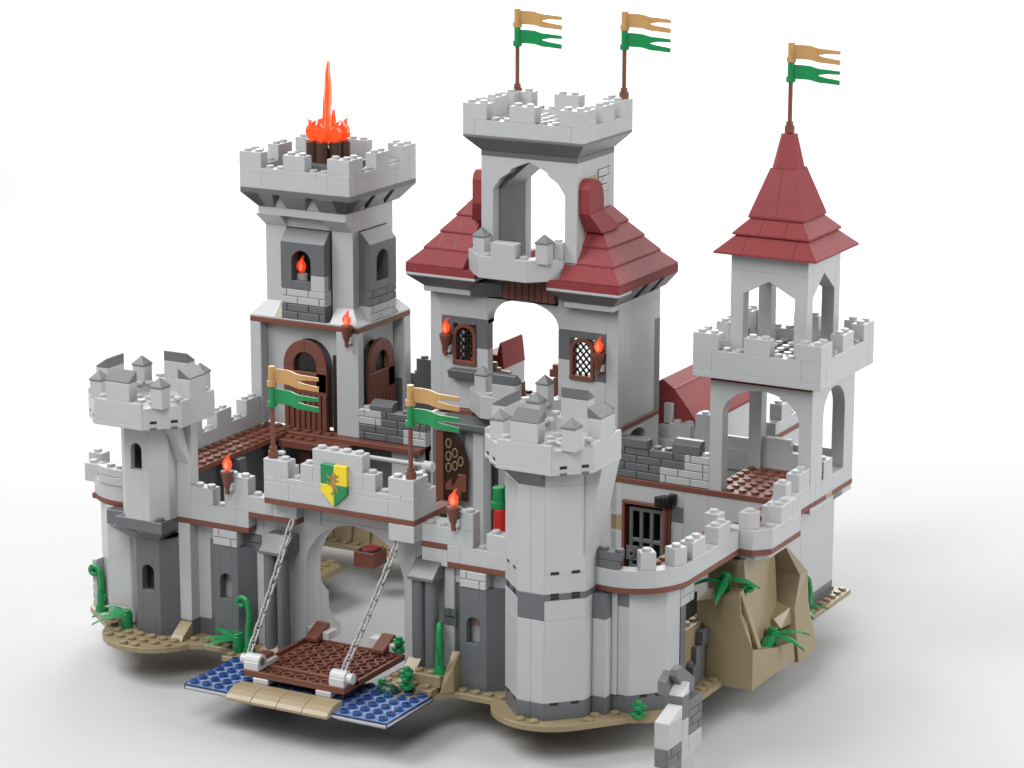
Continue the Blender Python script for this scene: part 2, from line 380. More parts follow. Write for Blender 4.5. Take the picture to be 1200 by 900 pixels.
merlon(gh, -14, -12, 7, 8, 13.6, 14.8); merlon(gh, -11, -10, 7, 8, 13.6, 14.8); merlon(gh, -10, -6, 7, 8, 14.8, 16.0); merlon(gh, -6, -5, 7, 8, 13.6, 14.8); merlon(gh, -4, -2, 7, 8, 13.6, 14.8)
MB().stud(-2.5, 8.5, 14.8).stud(-13.5, 8.5, 14.8).build('studs', gh)
b = MB().box(-4, -2, 7, 9, 10.4, 11.6).box(-12.9, -10.6, 8.9, 8.99, 9.98, 11.58); b.build('bracket', gh)
for x0, w_ in ((-14.5, 2.1), (-2.5, 2.0)):
    MB().px([(6.9, 7.9), (8.9, 7.9), (8.9, 9.1), (8.05, 9.1), (6.9, 8.1)], x0, x0+w_, DG).build('column_cap', gh)
    for k in (0.5, 1.5):
        MB().cyl(x0+k*w_/2, 7.6, .4, 7.9, .47, DG, n=24).build('column', gh)
b = MB().box(-16.2, -15.4, 9, 10, .4, 10).box(-15.4, -13.1, 9, 10, .4, 8.0, LG).box(-15.4, -13.1, 9.0, 10, 8.0, 10, LG); b.box(-3, 0, 9, 10, 0.4, 11.6, LG)
b.box(-.45, .3, 8.4, 9, .6, 8.8, LG); masonry(b, -.5, .45, 8.3, .6, 4.6, 5.8, DG)
b.build('side_wall', gh)
wn = thing('winch', 'grey rod and drum of the drawbridge winch behind the battlement', 'winch', (-5, 11, 14.5))
b = MB().cyl(10.9, 14.75, -8.8, -3.2, .17, CH, ax='x', n=12); b.build('rod', wn, bevel=0)
b = MB().cyl(10.9, 14.7, -3.45, -2.75, .38, LG, ax='x', n=18); b.build('drum', wn)
MB().box(-3.4, -3.1, 9.4, 10.8, 13.2, 14.6, WH).build('bracket', wn)

# shield
sh = thing('shield', 'green and yellow quartered shield with a brown lion on the gatehouse front', 'shield', (-8.13, 7, 13.6))
def shp(x0, x1, z1, zs, zt, xc):  # one half of shield
    return [(x0, z1), (x1, z1)]
Y0 = 6.72
xl, xc, xr, zt, zm, zs, zb = -9.2, -8.15, -7.1, 15.15, 13.75, 13.2, 12.2
b = MB(); b.py([(xl, zm), (xc, zm), (xc, zt), (xl, zt)], Y0, 7.02, GR); b.build('quarter', sh)
b = MB(); b.py([(xc, zm), (xr, zm), (xr, zt), (xc, zt)], Y0, 7.02, YE); b.build('quarter', sh)
b = MB(); b.py([(xl, zm), (xl, zs), (xc, zb), (xc, zm)], Y0, 7.02, YE); b.build('quarter', sh)
b = MB(); b.py([(xc, zm), (xc, zb), (xr, zs), (xr, zm)], Y0, 7.02, GR); b.build('quarter', sh)
lion = [[(-.10, .62), (.02, .72), (.16, .66), (.22, .52), (.14, .42), (.2, .2), (.1, -.05), (-.05, -.2), (-.2, -.1), (-.16, .15), (-.1, .35)],
        [(.14, .5), (.38, .62), (.44, .55), (.2, .36)], [(.16, .3), (.42, .28), (.44, .2), (.18, .16)], [(-.16, .4), (-.36, .5), (-.44, .66), (-.5, .56), (-.4, .36), (-.16, .25)],
        [(.06, -.05), (.3, -.2), (.36, -.42), (.24, -.5), (.2, -.3), (.0, -.2)], [(-.1, -.12), (-.04, -.4), (-.24, -.62), (-.1, -.7), (.08, -.42), (.0, -.15)],
        [(-.18, -.05), (-.4, -.1), (-.5, .1), (-.42, .26), (-.36, .1), (-.3, .0), (-.16, .06)]]
b = MB()
for pl in lion: b.py([(xc+x*1.05, 13.8+z*1.15) for x, z in pl], Y0-.03, Y0+.01, LN)
b.build('lion', sh, bevel=0)

# ------------------------------------------------------------------ front curtain walls
def niche_tower(t, x0, ya, win=True, rot=0):
    # dark octagonal bay: front face x0+1..x0+3 at y=ya
    cx, cy = x0+2, ya+2
    b = MB(); zt = 7.6
    fx0, fx1 = cx-1, cx+1
    wx0, wx1, wz0, wz1 = cx-.52, cx+.5, 3.7, 5.6
    z0 = .4
    b.box(fx0, wx0, ya, ya+.5, z0, zt, DG).box(wx1, fx1, ya, ya+.5, z0, zt, DG).box(wx0, wx1, ya, ya+.5, z0, wz0, DG)
    b.py([(wx0, wz1-.5)]+ellip(wx0, wx1, wz1-.5, wz1, 10)[1:-1]+[(wx1, wz1-.5), (wx1, zt), (wx0, zt)], ya, ya+.5, DG)
    b.pz([(fx1, ya), (cx+2, ya+1), (cx+2, ya+4), (cx+1.6, ya+4), (cx+1.6, ya+1.1), (fx1, ya+.5)], z0, zt, DG)
    b.pz([(fx0, ya), (fx0, ya+.5), (cx-1.6, ya+1.1), (cx-1.6, ya+4), (cx-2, ya+4), (cx-2, ya+1)], z0, zt, DG)
    b.pz(octa(cx, cy, 1.98, 1), zt-.25, zt-.02, DG)
    if win: b.box(cx-1.2, cx+1.2, ya+1.5, ya+1.7, z0, zt-.3, DG)  # added dark panel stands in for the shaded inside of a closed bay
    return b
cl = thing('curtain_wall', 'light grey battlemented wall between the left tower and the gatehouse', 'wall', (-19, 9, 0))
b = MB().box(-22.5, -16.2, 9, 10, 1.6, 8.8).box(-22.5, -16.2, 9, 10, .4, 1.6, DG); b.box(-22, -21, 8, 9, 1.6, 8.8).box(-22, -21, 8, 9, .4, 1.6, DG)
b.box(-18.95, -17.05, 8.1, 9.99, 7.62, 8.78, LG); b.build('wall', cl)
b = MB(); masonry(b, -19, -17, 7.93, .5, 7.6, 8.8, LG); 
masonry(b, -17, -15.6, 8.9, .09, 7.3, 8.5, DG); b.build('masonry', cl)
niche_tower(cl, -20, 8).build('bay', cl)
b = MB().box(-23, -16, 8, 9, 8.8, 9.2, BR).box(-16, -12, 8, 9, 10, 10.4, BR).box(-16.99, -16, 9, 10, 8.8, 9.2, BR); b.build('ledge', cl)
b = MB(); courses(b, -20.89, -16, 8, 9, [(9.2, 10.4, [-17])]); b.box(-18, -14, 8, 9, 10.4, 11.6).box(-14, -12, 8, 9, 10.4, 11.58)
b.stud(-18.5, 8.5, 10.4).stud(-15.5, 8.5, 11.6).stud(-14.5, 8.5, 11.6); b.build('parapet', cl)
merlon(cl, -20.89, -19, 8, 9, 10.4, 11.6); merlon(cl, -18, -16, 8, 9, 11.6, 12.8)

cr_ = thing('curtain_wall', 'light grey battlemented wall between the gatehouse and the right front tower', 'wall', (3, 9, 0))
b = MB().box(0, 6, 9, 10, .4, 8.8).box(1.05, 2.95, 8.1, 8.99, 7.62, 8.78).box(-2, 0, 8.02, 9, 8.8, 9.98); b.build('wall', cr_)
b = MB(); masonry(b, 1, 3, 7.93, .5, 7.6, 8.8, LG); masonry(b, -.6, 1, 8.6, .4, 7.6, 8.8, LG); b.build('masonry', cr_)
niche_tower(cr_, 0, 8, win=False).build('bay', cr_)
b = MB().box(0, 5.5, 8, 9, 8.8, 9.2, BR).box(-2, 0, 8, 9, 10, 10.4, BR); b.build('ledge', cr_)
b = MB().box(-2, 2, 8, 9, 10.4, 11.6); courses(b, 0, 5.5, 8, 9, [(9.2, 10.4, [1])]); b.stud(-1.5, 8.5, 11.6).stud(-.5, 8.5, 11.6).stud(2.5, 8.5, 10.4); b.build('parapet', cr_)
merlon(cr_, 0, 2, 8, 9, 11.6, 12.8); merlon(cr_, 3, 5, 8, 9, 10.4, 11.6)
MB().box(2.0, 2.3, 8.6, 8.9, 4.8, 5.3, RE).build('red_clip', cr_)

# ------------------------------------------------------------------ round towers
def tower_top(t, cx, cy, z0, z1, slots=True):
    b = MB(); o = octa(cx, cy, 4, 2); i_ = octa(cx, cy, 3.0, 1.6)
    for k in range(8):
        a, c, d, e = o[k], o[(k+1) % 8], i_[(k+1) % 8], i_[k]
        diag = k % 2 == 1
        zt = z1-.35 if diag else z1
        b.pz([a, c, d, e], z0+.28, zt, LG); b.pz([a, c, d, e], z0, z0+.28, LG)
    b.build('parapet', t)
    f = MB().pz(octa(cx, cy, 3.05, 1.6), z0, z1-.9, LG)
    for sx in (-2, -1, 0, 1): f.stud(cx+sx+.5, cy-.5, z1-.9).stud(cx+sx+.5, cy+.5, z1-.9)
    for sx in (-1, 0): f.stud(cx+sx+.5, cy-1.5, z1-.9).stud(cx+sx+.5, cy+1.5, z1-.9)
    f.build('deck', t)
    s = MB()
    for sx in (-1, 1):
        for sy in (-1, 1):
            s.stud(cx+sx*1.62, cy+sy*3.42, z1); s.stud(cx+sx*3.42, cy+sy*1.62, z1)
            s.stud(cx+sx*1.9, cy+sy*2.4, z1-.38); s.stud(cx+sx*2.4, cy+sy*1.9, z1-.38)
    s.build('studs', t)
    if slots:
        sl = MB()
        for (px_, py_, qx, qy) in ((cx+2, cy-4, cx+4, cy-2), (cx-4, cy-2, cx-2, cy-4)):
            for u in (.2, .72):
                mx, my = px_+(qx-px_)*u, py_+(qy-py_)*u; ex, ey = (qx-px_)*.17, (qy-py_)*.17; nx, ny = (qy-py_)*.02, -(qx-px_)*.02
                for zz, mm in ((z0+.42, BK), (z0-.03, DG)):
                    sl.pz([(mx+nx*.3, my+ny*.3), (mx+ex+nx*.3, my+ey+ny*.3), (mx+ex-nx*2, my+ey-ny*2), (mx-nx*2, my-ny*2)], zz, zz+.2, mm)
        sl.build('slot', t, bevel=0)
    zc = z1+1.3; r = .73
    def blk(pts4, tri, name='merlon'):
        pass
    for k in range(4):
        b = MB()
        if k == 0: b.box(cx-1, cx+1, cy-4, cy-3, z1, zc); b.px([(cy-4, zc), (cy-4, zc+.1), (cy-3.05, zc+r), (cy-3, zc+r), (cy-3, zc)], cx-1, cx+1, MG)
        if k == 1: b.box(cx+3, cx+4, cy-1, cy+1, z1, zc); b.py([(cx+4, zc), (cx+4, zc+.1), (cx+3.05, zc+r), (cx+3, zc+r), (cx+3, zc)], cy-1, cy+1, MG)
        if k == 2: b.box(cx-1, cx+1, cy+3, cy+4, z1, zc); b.px([(cy+4, zc), (cy+4, zc+.1), (cy+3.05, zc+r), (cy+3, zc+r), (cy+3, zc)], cx-1, cx+1, MG)
        if k == 3: b.box(cx-4, cx-3, cy-1, cy+1, z1, zc); b.py([(cx-4, zc), (cx-4, zc+.1), (cx-3.05, zc+r), (cx-3, zc+r), (cx-3, zc)], cy-1, cy+1, MG)
        b.build('merlon', t)
    for sx, sy, dz in ((2.95, -3.05, 0), (2.3, 2.8, .25), (-2.65, 2.65, .25), (-2.5, -2.6, .2)):
        X, Y = cx+sx, cy+sy
        zp = z1+1.12-dz
        b = MB().box(X-.5, X+.5, Y-.5, Y+.5, z1-.35, zp).box(X-.55, X+.55, Y-.55, Y+.55, zp, zp+.12, MG)
        b.add([(X-.55, Y-.55, zp+.12), (X+.55, Y-.55, zp+.12), (X+.55, Y+.55, zp+.12), (X-.55, Y+.55, zp+.12), (X, Y, zp+.72)], [(0, 1, 4), (1, 2, 4), (2, 3, 4), (3, 0, 4), (3, 2, 1, 0)], MG)
        b.build('merlon', t)

def octwall(b, pts, th, z0, z1, m, skip=()):
    cx = sum(p[0] for p in pts)/len(pts); cy = sum(p[1] for p in pts)/len(pts)
    H = max(p[0] for p in pts)-cx; q = [(cx+(x-cx)*(H-th)/H, cy+(y-cy)*(H-th)/H) for x, y in pts]
    n = len(pts)
    for k in range(n):
        if k in skip: continue
        b.pz([pts[k], pts[(k+1) % n], q[(k+1) % n], q[k]], z0, z1, m)

ltw = thing('round_tower', 'left front octagonal tower with an arched window, standing on a dark grey bay', 'tower', (-24, 9, 0))
b = niche_tower(ltw, -26, 7); b.build('base_bay', ltw)
b = MB().box(-26, -22, 6, 8, 8.35, 9.2, DG).box(-26, -22, 8, 10, 8.0, 9.19, DG).stud(-22.5, 6.5, 9.2, DG)
b.hexa([(-24.0, 7.2, 7.3), (-23.2, 7.2, 7.3), (-22.9, 9, 7.3), (-24, 9, 7.3)], [(-24.4, 6, 8.35), (-22, 6, 8.35), (-22, 9, 8.35), (-24.4, 9, 8.35)], DG)
b.hexa([(-25.3, 7.2, 7.3), (-24.02, 7.2, 7.3), (-24.02, 9, 7.3), (-25.6, 9, 7.3)], [(-26.8, 6.3, 8.3), (-24.42, 6, 8.3), (-24.42, 9, 8.3), (-26.6, 9, 8.3)], MG)
b.box(-28.4, -26, 8.2, 10, 7.7, 8.8, DG); b.build('corbel', ltw)
b = MB(); o = octa(-24, 8, 2, 1)
octwall(b, o, .5, 9.2, 16.4, LG, skip=(0,))
wx0, wx1 = -24.5, -23.55
b.box(-25, wx0, 6, 6.5, 9.2, 16.4).box(wx1, -23, 6, 6.5, 9.2, 16.4).box(wx0, wx1, 6, 6.5, 9.2, 12.85)
b.py([(wx0, 14.3)]+ellip(wx0, wx1, 14.3, 14.8, 10)[1:-1]+[(wx1, 14.3), (wx1, 16.4), (wx0, 16.4)], 6, 6.5)
b.build('wall', ltw)
b = MB().pz([(-22.6, 8.3), (-20.9, 8.3), (-20.9, 9.1), (-22.6, 9.1)], 9.2, 16.4, LG)
b.hexa([(-22, 8.0, 13.2), (-20.9, 8.0, 13.2), (-20.9, 8.3, 13.2), (-22, 8.3, 13.2)], [(-22.6, 6.6, 16.4), (-21.7, 6.6, 16.4), (-21.7, 8.3, 16.4), (-22.6, 8.3, 16.4)], LG)
b.box(-22, -20.9, 8.0, 8.3, 9.2, 13.2)
b.hexa([(-26.9, 9.5, 12.6), (-26, 9.5, 12.6), (-26, 11, 12.6), (-26.9, 11, 12.6)], [(-27.6, 8.6, 16.4), (-26, 8.6, 16.4), (-26, 11, 16.4), (-27.6, 11, 16.4)], LG)
b.box(-26.9, -26, 9.5, 11, 9.2, 12.6)
b.build('buttress', ltw)
tower_top(ltw, -24, 8, 16.4, 18.3)

rtw = thing('round_tower', 'right front octagonal tower, pale grey with dark band, tallest of the front wall', 'tower', (8, 8, 0))
def slots_on(b, cx, cy, h, c, z, m=BK):
    for (px_, py_, qx, qy) in ((cx+h-c, cy-h, cx+h, cy-h+c), (cx-h, cy-h+c, cx-h+c, cy-h)):
        for u in (.15, .66):
            mx, my = px_+(qx-px_)*u, py_+(qy-py_)*u; ex, ey = (qx-px_)*.2, (qy-py_)*.2; L = math.hypot(qx-px_, qy-py_); nx, ny = (qy-py_)/L, -(qx-px_)/L
            b.pz([(mx+nx*.012, my+ny*.012), (mx+ex+nx*.012, my+ey+ny*.012), (mx+ex-nx*.1, my+ey-ny*.1), (mx-nx*.1, my-ny*.1)], z, z+.2, m)
o = octa(8, 8, 3, 2)
def octsplit(b, o, th, z0, z1, m):      # front face split at its middle like paired panels
    octwall(b, o, th, z0, z1, m, skip=(0,))
    (xa, y), (xb, _) = o[0], o[1]; xm = (xa+xb)/2
    b.box(xa, xm, y, y+th, z0, z1, m).box(xm, xb, y, y+th, z0, z1, m)
b = MB(); octsplit(b, o, .6, .4, 1.6, DG); b.build('base_course', rtw)
b = MB(); octsplit(b, o, .6, 1.6, 7.3, LG); octwall(b, o, .6, 7.3, 8.65, LG, skip=(0,)); octsplit(b, o, .6, 9.1, 10.4, LG)
octsplit(b, o, .6, 10.4, 16.4, LG); octwall(b, o, .6, 16.4, 17.5, LG, skip=(0,)); b.build('wall', rtw)
b = MB().box(7, 9, 5, 5.6, 7.3, 9.1, DG); octwall(b, o, .6, 8.65, 9.1, DG, skip=(0,))
b.hexa([(7, 5, 16.4), (9, 5, 16.4), (9, 5.6, 16.4), (7, 5.6, 16.4)], [(6.3, 4.2, 17.5), (9, 4.2, 17.5), (9, 5.6, 17.5), (6.3, 5.6, 17.5)], MG); b.build('band', rtw)
b = MB(); [slots_on(b, 8, 8, 3, 2, z) for z in (1.42, 8.72, 8.3+.65, 10.42)]; [slots_on(b, 8, 8, 3, 2, z) for z in ()]; b.build('slot', rtw, bevel=0)
b = MB().hexa([(10.99, 6.9, 11.6), (11.01, 6.9, 11.6), (11.01, 9.1, 11.6), (10.99, 9.1, 11.6)], [(10.99, 6.9, 17.5), (11.95, 7.3, 17.5), (11.95, 9.9, 17.5), (10.99, 9.9, 17.5)], LG)
b.build('flare', rtw)
tower_top(rtw, 8, 8, 17.5, 19.5)

# ------------------------------------------------------------------ left bastion and outer wall
lb = thing('outer_wall', 'light grey outer wall with a rounded corner bastion behind the left front tower', 'wall', (-31, 18, 0))
def curved_wall(b, cx, cy, r, th, a0, a1, z0, z1, m, n=14):
    A = [a0+(a1-a0)*i/n for i in range(n+1)]
    o = [(cx+r*math.cos(math.radians(a)), cy+r*math.sin(math.radians(a))) for a in A]; i_ = [(cx+(r-th)*math.cos(math.radians(a)), cy+(r-th)*math.sin(math.radians(a))) for a in A]
    vs = [(x, y, z) for z in (z0, z1) for (x, y) in o+i_]; N = n+1; M_ = 2*N
    fs = []
    for k in range(n): fs += [(k, k+1, M_+k+1, M_+k), (N+k+1, N+k, M_+N+k, M_+N+k+1), (M_+k, M_+k+1, M_+N+k+1, M_+N+k), (k+1, k, N+k, N+k+1)]
    fs += [(0, N, M_+N, M_), (N-1, M_+N-1, M_+2*N-1, 2*N-1)]
    b.add(vs, fs, m)
b = MB().pz([(-29, 9), (-27, 9), (-26, 9.8), (-26, 11), (-31, 11)], 1.4, 8.8, LG).pz([(-31, 11), (-30.2, 11), (-30.2, 30), (-31, 30)], 1.4, 8.8, LG).pz([(-29, 9.03), (-27, 9.03), (-26, 9.8), (-26, 11), (-30.9, 11)], .4, 1.4, LG)
masonry(b, 9.8, 13, -31.05, .4, .5, 4.2, LG, ax='x'); b.build('wall', lb)
b = MB(); curved_wall(b, -28, 13, 4, 1, 180, 281, 8.8, 9.2, BR); b.box(-32, -31, 13, 32.4, 8.8, 9.2, BR); b.build('ledge', lb)
b = MB(); curved_wall(b, -28, 13, 4, 1, 180, 281, 9.2, 10.4, LG); b.box(-32, -31, 13, 24.2, 9.2, 10.4).box(-32, -31, 24.2, 32.4, 9.2, 10.4); b.stud(-31.5, 23.5-0+1.2, 10.4).stud(-31.5, 25.7, 10.4).stud(-31.5, 28.7, 10.4).stud(-31.5, 29.7, 10.4); b.build('parapet', lb)
for y in (26.2, 30.3, 22.2, 18.2): merlon(lb, -32, -31, y, y+2, 10.4, 11.6)
b = MB(); curved_wall(b, -28, 13, 4.1, 1, 244, 283, 10.4, 11.0, LG, 6); curved_wall(b, -28, 13, 4.1, 1, 241, 283, 11.03, 11.6, LG, 6)
b.stud(-28.9, 9.6, 11.6).stud(-28, 9.5, 11.6); b.build('masonry', lb)
for a in (214, 193):
    x, y = -28+3.7*math.cos(math.radians(a)), 13+3.7*math.sin(math.radians(a)); merlon(lb, x-.85, x+.35, y-.5, y+.5, 9.9, 11.25 if a == 214 else 11.7)
merlon(lb, -27.4, -26.4, 9.3, 10.3, 11.0, 12.0)

wk = thing('walkway', 'reddish brown studded walkway along the left outer wall and below the fire tower', 'walkway', (-29, 22, 9))
b = MB().box(-31, -28, 10, 33, 8.8, 9.2, BR).studs(-31, -28, 10, 33, 9.2, BR); b.build('deck', wk)
b = MB().box(-28, -16, 31.6, 33.5, 8.8, 9.2, BR).box(-28, -22, 30.2, 31.6, 8.3, 8.9, BR); b.studs(-28, -24.2, 31.6, 32.4, 9.2, BR); b.stud(-27.5, 31, 8.9, BR).stud(-26.5, 31, 8.9, BR).stud(-25.5, 31, 8.9, BR); b.build('beam', wk)
MB().box(-26.2, -25.2, 30.4, 31.4, 4.2, 8.3, DB).build('post', wk); MB().box(-28.2, -27.4, 12, 12.8, .4, 8.8, DG).box(-28.2, -27.4, 24, 24.8, .4, 8.8, DG).build('support', wk)
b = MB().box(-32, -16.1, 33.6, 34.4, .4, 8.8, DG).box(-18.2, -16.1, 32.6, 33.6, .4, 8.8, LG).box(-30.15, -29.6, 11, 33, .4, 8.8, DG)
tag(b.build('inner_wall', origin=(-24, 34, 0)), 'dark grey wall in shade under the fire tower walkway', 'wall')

# ------------------------------------------------------------------ fire tower
ft = thing('fire_tower', 'square light grey tower with brown doors, arched bays and a beacon on top', 'tower', (-27, 36.5, 8.8))
b = MB(); X0, X1, Y0_, Y1_ = -32, -22, 32.5, 40.5
for x0, x1, y0, y1 in ((-32, -31, 32.5, 33.5), (-24, -22, 32.5, 33.3), (-23, -22, 39.5, 40.5), (-32, -31, 39.5, 40.5)):
    courses(b, x0, x1, y0, y1, [(9.2, 16, []), (16, 17.5, [])])
b.py([(-31, 9.2), (-29, 9.2)]+[(-29, 9.2)]+ellip(-29, -25, 14.3, 16.4)+[(-25, 9.2), (-24, 9.2), (-24, 17.5), (-31, 17.5)], 33.5, 34.2)
b.px([(33.3, 9.2), (34.4, 9.2)]+ellip(34.4, 38.0, 14.0, 16.2)+[(38.0, 9.2), (39.5, 9.2), (39.5, 17.5), (33.3, 17.5)], -23.7, -23)
b.box(-31.98, -31.3, 33.5, 39.5, 9.2, 17.5); b.box(-31, -24, 34.22, 34.4, 9.2, 17.5, DG).box(-23.9, -23.72, 34.4, 39.5, 9.2, 17.5, DG); b.box(-31, -23, 39.6, 40.4, 9.2, 17.5, DG); b.box(-23.6, -22.2, 39.4, 40.6, 9.2, 12.5, DG)
b.build('wall', ft)
b = MB().box(-32, -22, 32.5, 40.5, 17.5, 17.9, BR); b.build('ledge', ft)
b = MB().fr((-32, -22, 32.5, 40.5), 17.92, (-32, -22, 32.5, 40.5), 18.05, LG)
b.fr((-32, -29.6, 32.5, 40.5), 18.05, (-31, -29.6, 33.5, 39.5), 19.2, LG).fr((-24.6, -22, 32.5, 34.9), 18.05, (-24.6, -23, 33.5, 34.9), 19.2, LG).fr((-24.6, -22, 38.7, 40.5), 18.05, (-24.6, -23, 38.7, 39.5), 19.2, LG)
b.fr((-29.6, -29, 32.5, 34), 18.05, (-29.6, -29, 33.5, 34), 19.2, TN); b.build('sloped_course', ft)
b = MB()
for x0, x1, y0, y1 in ((-31, -29.1, 33.5, 35.1), (-24.9, -23, 33.5, 34.4), (-24.9, -23, 38.6, 39.5), (-31, -29.1, 38.6, 39.5)):
    b.box(x0, x1, y0, y1, 18.1, 25.2)
b.box(-29.1, -24.9, 38.9, 39.4, 18.1, 26, DG).box(-30.9, -30.5, 35, 38.6, 18.1, 26, DG)
b.box(-31, -23, 33.5, 39.5, 25.2, 26.8)
for x0, x1 in ((-31, -29), (-25, -23)):
    b.hexa([(x0, 33.49, 25.2), (x1, 33.49, 25.2), (x1, 33.51, 25.2), (x0, 33.51, 25.2)], [(x0, 32.5, 26.2), (x1, 32.5, 26.2), (x1, 33.51, 26.2), (x0, 33.51, 26.2)], LG)
b.hexa([(-31.01, 33.5, 25.2), (-30.99, 33.5, 25.2), (-30.99, 39.5, 25.2), (-31.01, 39.5, 25.2)], [(-31.3, 32.52, 26.2), (-30.99, 32.52, 26.2), (-30.99, 40, 26.2), (-31.3, 40, 26.2)], LG)
b.box(-31, -23, 32.5, 33.49, 26.2, 26.8).build('upper_wall', ft)
def bay(t, kind):
    # 4-wide bay, local u along the face, v outwards
    def T(p, u, v, z): return (u, p-v, z)
    if kind == 'front': f = lambda u, v, z: (-29+u, 33.5-v, z)
    else: f = lambda u, v, z: (-23+v, 34.4+u, z)
    def hb(mb, u0, u1, v0, v1, z0, z1, m):
        pts = [f(u0, v1, z0), f(u1, v1, z0), f(u1, v0, z0), f(u0, v0, z0)]; top = [f(u0, v1, z1), f(u1, v1, z1), f(u1, v0, z1), f(u0, v0, z1)]
        mb.hexa(pts, top, m)
    mb = MB(); W = 4 if kind == 'front' else 3.95
    c0, c1 = .98, 2.75
    hb(mb, 0, c0, .4, 1, 20.5, 24.2, DG); hb(mb, c1, W, .4, 1, 21.7, 24.2, DG); hb(mb, c0, c1, .4, 1, 20.5, 21.15, DG)
    hb(mb, c1, W, .4, 1, 20.5, 21.7, LG if kind == 'front' else DG)
    arcp = ellip(c0, c1, 22.7, 23.6, 12)
    pl = [(c0, 22.7)]+arcp[1:-1]+[(c1, 22.7), (c1, 24.2), (c0, 24.2)]
    mb.ext([f(u, 1, z) for u, z in pl], Vector(f(0, .4, 0))-Vector(f(0, 1, 0)), DG)
    hb(mb, 0, .35, 0, .4, 20.5, 24.2, DG); hb(mb, W-.35, W, 0, .4, 21.7, 24.2, DG); hb(mb, W-.35, W, 0, .4, 20.5, 21.7, MG)
    mb.hexa([f(0, 1, 24.2), f(W, 1, 24.2), f(W, 0, 24.2), f(0, 0, 24.2)], [f(0, .15, 25.15), f(W, .15, 25.15), f(W, 0, 25.15), f(0, 0, 25.15)], DG)
    mb.build('bay', t)
    mb = MB()
    if kind == 'front':
        masonry(mb, -29, -25, 32.5, 1.0, 19.3, 20.5, LG); masonry(mb, -29, -25, 32.5, 1.0, 18.06, 19.3, DG)
    else:
        masonry(mb, 34.4, 38.35, -22, 1.0, 19.3, 20.5, MG, ax='x', dirn=1); masonry(mb, 34.4, 38.35, -22, 1.0, 18.06, 19.3, LG, ax='x', dirn=1)
    mb.build('masonry', t)
bay(ft, 'front'); bay(ft, 'right')
MB().box(-31.6, -31, 34.6, 37.6, 21.5, 25, DG).box(-31.6, -31, 34.6, 36.6, 20.2, 21.5, TN).box(-31.3, -31, 34.6, 36.6, 18.8, 20.2, LG).build('side_bay', ft)
# corbel and battlement
b = MB().fr((-31, -23, 32.5, 40.5), 26.8, (-32, -22, 31.5, 41.5), 28.0, DG)
b2 = MB().box(-32, -22, 31.5, 41.5, 28.0, 28.4, DG)
b2.build('cornice', ft)
bb = MB()
def corb(x0, x1, y0, y1, X0, X1, Y0, Y1): bb.fr((x0, x1, y0, y1), 26.8, (X0, X1, Y0, Y1), 28.0, DG)
bb.box(-30.9, -23.1, 32.6, 40.4, 26.8, 27.99, LG)
for (a, c, A, C_) in ((-31, -29.5, -32, -29), (-28.4, -26.6, -28.4, -26.1+.1), (-25.6+.2, -23, -25.3, -22)):
    bb.hexa([(a, 32.5, 26.8), (c, 32.5, 26.8), (c, 33.2, 26.8), (a, 33.2, 26.8)], [(A, 31.5, 28), (C_, 31.5, 28), (C_, 33.2, 28), (A, 33.2, 28)], DG)
for (a, c, A, C_) in ((32.5, 34.4, 31.5, 34.8), (35.6, 37.4, 35.4, 37.6), (38.4, 40.5, 38.2, 41.5)):
    bb.hexa([(-23.7, a, 26.8), (-23, a, 26.8), (-23, c, 26.8), (-23.7, c, 26.8)], [(-23.7, A, 28), (-22, A, 28), (-22, C_, 28), (-23.7, C_, 28)], DG)
    bb.hexa([(-31, a, 26.8), (-30.3, a, 26.8), (-30.3, c, 26.8), (-31, c, 26.8)], [(-32, A, 28), (-30.3, A, 28), (-30.3, C_, 28), (-32, C_, 28)], DG)
bb.build('corbel', ft)
def battlement(t, x0, x1, y0, y1, z0, bands, zt, gx, gy, floor_z=None, fm=DG):
    # bands: [(z0,z1,splits_x)], ring walls one stud thick; gx, gy: merlon spans
    b = MB()
    for a, c, sp in bands:
        courses(b, x0, x1, y0, y0+1, [(a, c, sp)]); courses(b, x0, x1, y1-1, y1, [(a, c, [])])
        courses(b, x0, x0+1, y0+1, y1-1, [(a, c, [])], ax='y'); courses(b, x1-1, x1, y0+1, y1-1, [(a, c, [y1-3])], ax='y')
    zb = bands[-1][1]
    def free(v, spans): return not any(a <= v <= c for a, c in spans)
    for i in range(int(x1-x0)):
        x = x0+i+.5
        if free(x, gx): b.stud(x, y0+.5, zb).stud(x, y1-.5, zb)
    for j in range(1, int(y1-y0)-1):
        y = y0+j+.5
        if free(y, gy): b.stud(x0+.5, y, zb).stud(x1-.5, y, zb)
    b.build('parapet', t)
    for a, c in gx:
        corner = a == x0 or c == x1
        for yy in ((y0, y0+1), (y1-1, y1)):
            mb = MB().box(a, c, yy[0], yy[1], zb, zt).studs(a, c, yy[0], yy[1], zt)
            if corner:
                xx = (x0, x0+1) if a == x0 else (x1-1, x1)
                ya, yc = (y0+1, y0+2) if yy[0] == y0 else (y1-2, y1-1)
                mb.box(xx[0], xx[1], ya, yc, zb, zt).studs(xx[0], xx[1], ya, yc, zt)
            mb.build('merlon', t)
    for a, c in gy:
        if a == y0 or c == y1: continue
        for xx in (x0, x1-1): merlon(t, xx, xx+1, a, c, zb, zt)
    f = MB().box(x0+1, x1-1, y0+1, y1-1, z0, bands[0][1]-.4, fm); f.build('deck', t)
battlement(ft, -32, -22, 31.5, 41.5, 28.45, [(28.4, 29.6, [-30, -24]), (29.6, 30.0, [-28.5, -25])], 31.2, [(-32, -30), (-28, -26), (-24, -22)], [(31.5, 33.5), (35.5, 37.5), (39.5, 41.5)])
